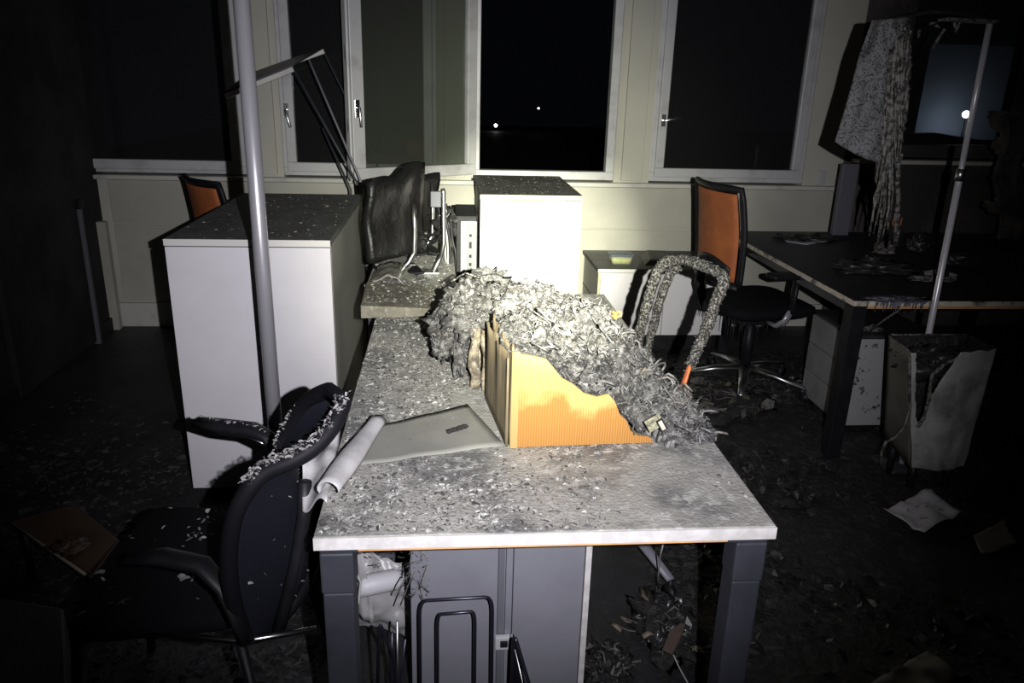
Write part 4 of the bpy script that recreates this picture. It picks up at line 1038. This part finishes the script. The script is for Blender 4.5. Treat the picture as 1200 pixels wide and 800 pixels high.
# ============================================================ UNDER THE DESK
gc = thing('steel_cupboard', 'grey steel two-door cupboard standing under the foreground desk', 'cabinet', (.125, 1.70, 0))
MB().box((-.080, 1.52, .02), (.335, 1.95, .60)).build('body', M['greymetal'], gc, bevel=.002)
MB().box((-.078, 1.50, .03), (.122, 1.518, .595)).build('door', M['greymetal'], gc, bevel=.002)
d_ = MB().box((.158, 1.50, .03), (.322, 1.518, .595)).build('door', M['greymetal'], gc, bevel=.002)
MB().box((.124, 1.506, .03), (.138, 1.519, .595)).build('stile', M['greydark'], gc)
MB().box((.141, 1.503, .03), (.156, 1.519, .595)).build('stile', M['greymetal'], gc, bevel=.001)
MB().box((.324, 1.497, .02), (.338, 1.519, .60)).build('edge_band', M['deskedge'], gc, bevel=.001)
lkb = MB().box((.118, 1.488, .222), (.160, 1.502, .258)).build('latch', mat('bright_latch', (.6,.6,.62), .25, .3), gc, bevel=.003)
MB().box((.130, 1.484, .232), (.148, 1.489, .250)).build('latch_button', M['black'], lkb, bevel=.002)
# burnt dangling melt on the cupboard edge
mm_ = MB()
for k in range(90):
    p = Vector((rn(-.085,-.035), 1.492+rn(-.01,.004), rn(.38,.50))); mm_.flake(p, rn(.004,.013), lift=.9, asp=5, n=(0,-1,.2))
for k in range(9):
    a_ = Vector((rn(-.085,-.045), 1.49, rn(.40,.5))); mm_.tube([a_, a_+Vector((rn(-.02,.02),rn(-.01,0),rn(-.03,.02))), a_+Vector((rn(-.03,.03),rn(-.01,0),rn(-.06,.0)))], .0018, n=5)
o = mm_.build('melted_tatters', M['ashflake']); tag(o, 'melted tatters clinging to the grey cupboard upper left edge', 'debris'); o['kind'] = 'stuff'
# wire racks
def wire_rack(P, label, r=.0040, inner=True, extra=None):
    o = thing('wire_rack', label, 'rack', (P[0][0], P[0][1], 0), group='black wire racks under the desk')
    def frame(Q, nm):
        Q = [Vector(q) for q in Q]; pts = []
        for i, q in enumerate(Q):
            if 0 < i < len(Q)-1:
                for k in range(5):
                    t = k/4; a_ = q.lerp(Q[i-1], .10); c_ = q.lerp(Q[i+1], .10); pts.append(a_*(1-t)**2+q*2*t*(1-t)+c_*t*t)
            else: pts.append(q)
        MB().tube(pts, r, n=8).build(nm, M['blackchrome'], o)
    frame(P, 'outer_wire')
    if inner:
        A = [Vector(p) for p in P]; c_ = sum(A, Vector())/4
        Q = []
        for p in A:
            v = p.copy(); v.x = c_.x+(p.x-c_.x)*.52; v.y = c_.y+(p.y-c_.y)*.52
            if p.z > .1: v.z -= .038
            Q.append(v)
        frame(Q, 'inner_wire')
    return o
M['blackchrome'] = mat('black_lacquered_wire', (.03,.03,.045), .25, .6)
o = wire_rack([(-.058,1.45,0.0),(-.056,1.45,.398),(.107,1.45,.403),(.110,1.45,0.0)], 'black wire rack standing against the left cupboard door')
MB().tube([(-.058,1.45,.004),(.110,1.45,.004)], .004, n=6).build('floor_wire', M['blackchrome'], o)
MB().tube([(-.03,1.45,.05),(.08,1.45,.05)], .003, n=6).build('floor_wire', M['blackchrome'], o)
o = wire_rack([(.150,1.40,0),(.152,1.40,.345),(.215,1.33,.14),(.235,1.31,0)], 'black wire rack seen edge-on right of the cupboard latch', r=.0045, inner=False)
MB().hexa([Vector(p) for p in ((.150,1.405,0),(.232,1.315,0),(.236,1.32,0),(.154,1.41,0),(.150,1.405,.33),(.1502,1.404,.335),(.153,1.409,.335),(.154,1.41,.33))]).build('side_plate', M['black'], o)
MB().tube([(.156,1.40,.30),(.222,1.33,.02)], .003, n=6).build('inner_wire', M['alu'], o)
o = wire_rack([(-.165,1.46,0),(-.145,1.44,.352),(-.118,1.46,.24),(-.105,1.46,0)], 'thin splayed black wires beside the left desk leg', r=.004, inner=False)
for x0, x1, z in ((-.13,-.12,.30),(-.112,-.108,.33),(-.125,-.09,.28)): MB().tube([(x0,1.45,0),(x1,1.47,z)], .003, n=6).build('inner_wire', M['blackchrome'] if z != .33 else M['alu'], o)
# white film and bag behind, against a pale box
o = MB().box((-.44,2.15,0),(-.10,2.5,.30)).build('storage_box', M['greydark'], bevel=.004); tag(o, 'dark storage box on the floor behind the bagged bundle', 'box')
def bag(u, v):
    p = Vector((-.31+.26*u, 1.80-.05*math.sin(math.pi*v), .06+.24*v)); k = noise.noise(p*9)*.04+abs(noise.noise(p*20))*.02
    return p + Vector((0, -k-.03*math.sin(u*3), .02*math.sin(u*5)))
o = MB().grid(bag, 30, 30, th=-.002).build('plastic_bag', M['plasticw']); tag(o, 'crumpled white plastic bag hanging beside left desk leg under the desktop', 'bag')
rl = MB().tube([(-.235,1.68,.262),(-.20,1.69,.268),(-.13,1.72,.262),(-.105,1.73,.26)], [.022,.028,.028,.018], n=14)
tag(rl.build('paper_roll', mat('white_roll', (.55,.54,.56), .5, bump=.2, bscale=20)), 'white rolled tube sticking out before the plastic bag', 'roll')
def vsh(u, v): return Vector((-.272+.09*u*(1-.3*v), 1.70+.02*math.sin(u*5), .16+.25*v*(.4+.6*u) + .0)) + Vector((0, noise.noise(Vector((u*4,v*4,1)))*.02, 0))
tag(MB().grid(vsh, 12, 12, th=.0015).build('plastic_sheet', M['plasticw']), 'upright pale plastic sheet wedged behind left desk leg', 'plastic sheet')
tag(MB().tube([(-.26,1.62,.40),(-.225,1.62,.385),(-.205,1.62,.33),(-.212,1.62,.27),(-.255,1.62,.20)], .0035, n=6).build('cable', M['cable_w']), 'thin white cable curving past the plastic sheet under the desk', 'cable')
tag(MB().box((-.262,1.60,.375),(-.248,1.61,.43)).build('cable_clip', M['socket'], bevel=.001), 'small white clip beside the left desk leg', 'clip')
bk_ = MB()
for k in range(160):
    bk_.flake((rn(-.24,-.10), 1.62+rn(-.03,.05), rn(.38,.50)), rn(.005,.018), lift=.9, asp=4, n=(0,-1,rn(-.5,.5)))
o = bk_.build('charred_tatters', M['charfl']); tag(o, 'black charred tatters hanging from underside of the desk', 'debris'); o['kind'] = 'stuff'

# ============================================================ FLOOR DEBRIS
cf = MB()
n = 0
while n < 15000:
    x, y = rn(.70, 3.3), rn(.7, 4.2)
    if y < 1.1 and x > 2: continue
    d = .35 + h2((x,y), 2.2)*1.0 + h2((x,y), 8)*.5
    if x < .9 and y > 2.6: d -= .3
    if rn(0,1) > d: continue
    n += 1; cf.flake((x, y, .001), rn(.012,.05), lift=.55, asp=rn(1.2,3.5))
o = cf.build('charred_debris', M['charfl']); tag(o, 'black charred flakes covering the floor right of the desk', 'debris'); o['kind'] = 'stuff'
cm = MB()
def fh(u, v):
    x, y = .66+2.9*u, .6+3.7*v
    p = Vector((x, y, 0)); e = min(1, u*8)*min(1, (1-u)*8)*min(1, v*8)*min(1, (1-v)*8)
    return Vector((x, y, .0012 + e*(.028*max(0, noise.noise(p*1.8)+.15) + .012*max(0,noise.noise(p*9)+.1))))
o = cm.grid(fh, 110, 140).build('soot_layer', M['char']); tag(o, 'uneven crust of black soot on the floor right of the desk', 'debris'); o['kind'] = 'stuff'
# ash flakes on left floor
lf = MB(); n = 0
while n < 5000:
    x, y = rn(-1.9, -.3), rn(1.6, 3.9)
    d = .4 + h2((x,y), 3)*.8 - max(0, y-3.0)*.6
    if x > -.95 and y > 2.55: continue
    if rn(0,1) > d: continue
    n += 1; lf.flake((x,y,.001), rn(.010,.035), lift=.35, asp=rn(1.3,3))
o = lf.build('ash_on_floor', M['floorfl']); tag(o, 'brownish ash flakes on the floor left of the tall cabinet', 'debris'); o['kind'] = 'stuff'
# heap of twisted scraps by the burnt chair
def scrapheap(cx, cy, rx, ry, nn, hz, label, mats, seed, size=.05):
    random.seed(seed)
    o = thing('scrap_heap', label, 'debris', (cx, cy, 0), kind='stuff')
    MB().blob((cx,cy,.0), (rx,ry,hz), seed=seed, amp=.5, fr=7, nu=30, nv=20, flat=.001, fine=.25).build('char_mound', M['char'], o)
    for mi, mm in enumerate(mats):
        mb = MB()
        for k in range(nn):
            a_ = rn(0,6.3); r_ = random.random()**.5; x, y = cx+rx*r_*math.cos(a_)*1.1, cy+ry*r_*math.sin(a_)*1.1; z = hz*max(0,1-r_*r_)*.9+.006
            if k % 3 == 0:
                b_ = rn(0,6.3); L_ = size*rn(.5,1.4); mb.tube([(x,y,z),(x+math.cos(b_)*L_*.5,y+math.sin(b_)*L_*.5,z+rn(0,.02)),(x+math.cos(b_+rn(-.6,.6))*L_,y+math.sin(b_)*L_,z+rn(-.0,.012))], rn(.0015,.0045), n=5)
            else: mb.flake((x,y,z), size*rn(.3,1.0), lift=.9, asp=rn(1.5,4))
        stuff(mb.build('scraps', mm, o))
    random.seed(seed+1)
scr1 = mat('pale_scraps', (.16,.15,.13), .6, c2=(.05,.05,.045), scale=15)
scr2 = mat('green_grey_scraps', (.10,.10,.055), .5, c2=(.04,.04,.03), scale=15)
shin = mat('shiny_scraps', (.30,.30,.31), .2, .6, c2=(.05,.05,.05), scale=30)
scrapheap(1.32, 3.45, .28, .22, 120, .06, 'tangle of burnt scraps on the floor by the orange chair wheels', [M['charfl'], scr1, scr2], 31, .08)
scrapheap(1.75, 3.62, .18, .12, 60, .035, 'low burnt scraps on the floor beside the drawer pedestal', [M['charfl'], scr1], 35, .06)
scrapheap(.64, 1.82, .085, .14, 80, .05, 'heap of shiny and brown burnt scraps on the floor under the desk', [M['charfl'], scr1, shin], 41, .034)
scrapheap(.44, 1.66, .06, .09, 60, .025, 'small black charred heap on floor beside the grey cupboard', [M['charfl'], scr1], 43, .03)
# countable pieces in that heap
def strip(P, r, label, mm, name='scrap_strip', flat=.35, cat='scrap'):
    o = MB().tube([Z(*p, z) for *p, z in P], r, n=8, flat=flat).build(name, mm); tag(o, label, cat); return o
tanm = mat('tan_strip', (.26,.21,.15), .6, c2=(.16,.12,.09), scale=20)
strip([(752,688,.03),(758,705,.03),(766,715,.03)], .010, 'tan bent strip at upper left of the shiny scrap heap', tanm)
strip([(751,716,.02),(760,725,.03),(770,734,.02)], .008, 'tan straight strip pointing into the shiny scrap heap', tanm)
strip([(753,746,.03),(760,741,.04),(766,742,.03)], .009, 'curved pale piece left of the brown leaf-shaped scrap', tanm)
strip([(716,730,.01),(722,733,.02),(728,738,.01)], .008, 'small pale angular scrap lying alone left of heap', tanm)
strip([(728,722,.01),(735,727,.012),(743,728,.01)], .007, 'small curled pale scrap lying alone near the heap', tanm)
o = MB().poly([Z(*p,.055) for p in ((776,762),(788,768),(796,752),(803,734),(797,732),(784,742))], (0,0,.008)).build('scrap_board', mat('brown_scrap', (.13,.09,.075), .7, c2=(.07,.05,.045), scale=20), bevel=.002); tag(o, 'brown leaf-shaped board fragment on the scrap heap', 'scrap')
o = MB().poly([Z(*p,.03) for p in ((810,758),(820,757),(827,768),(818,766))], (0,0,.005)).build('scrap_board', tanm, bevel=.002); tag(o, 'small tan fragment at the right of the scrap heap', 'scrap')
tag(MB().tube([Z(778,634,.35), Z(774,650,.25), Z(772,670,.12), Z(770,690,.03)], .0022, n=6).build('cable', M['cable_w']), 'thin pale wire hanging down under the desktop to the scraps', 'cable')
tag(MB().tube([Z(789,767,.05), Z(796,782,.02), Z(806,800,.01)], .002, n=6).build('cable', M['cable_w']), 'thin pale wire running from scrap heap toward the viewer', 'cable')
# papers on the floor at right
sheet([(1034,600),(1092,574),(1126,604),(1082,628)], .03, 'white crumpled sheet with charred edges on the floor at right', amp=.035, seed=9)
sheet([(1015,805),(1088,762),(1120,800),(1070,830)], .03, 'dim grey crumpled sheet on the floor at bottom right', 'plastic', amp=.05, seed=12)
sheet([(1140,628),(1175,612),(1195,640),(1150,652)], .02, 'faint curled sheet in the dark right of the white crumpled one', 'plastic', amp=.04, seed=15)
# brown board and grey box at left
bd = thing('seat_shell', 'dark brown plywood seat with pale front edge at the far left', 'seat', (-1.2, 2.2, 0))
B = [Z(12,610,.20), Z(108,676,.20), Z(140,632,.20), Z(88,590,.20)]
MB().poly(B, (0,0,-.018)).build('board', M['brown'], bd, bevel=.003)
MB().tube([B[0]+Vector((0,-.003,-.004)), B[1]+Vector((0,-.003,-.004))], .0045, n=6).build('edge', M['palebrown'], bd)
cen = sum(B, Vector())/4
for p in B: q_ = cen.lerp(p, .8); MB().tube([q_+Vector((0,0,-.015)), Vector((q_.x, q_.y, 0))], .010, n=8).build('leg', M['black'], bd)
lump('burnt_scrap', (Z(82,640,.21).x, Z(82,640,.21).y, .212), (.045,.04,.012), 'pale burnt scrap on the dark brown seat board', 'brown', 33)
P_ = [Z(-40,694,.25), Z(74,712,.25), Z(82,850,.25), Z(-60,850,.25)]
o = MB().poly([P_[3], P_[2], P_[1], P_[0]], (0,0,-.25)).build('storage_box', mat('dim_brown_grey', (.085,.075,.065), .7, c2=(.06,.055,.05), scale=4), bevel=.006); tag(o, 'low grey-brown box at the bottom left corner of the scene', 'box')
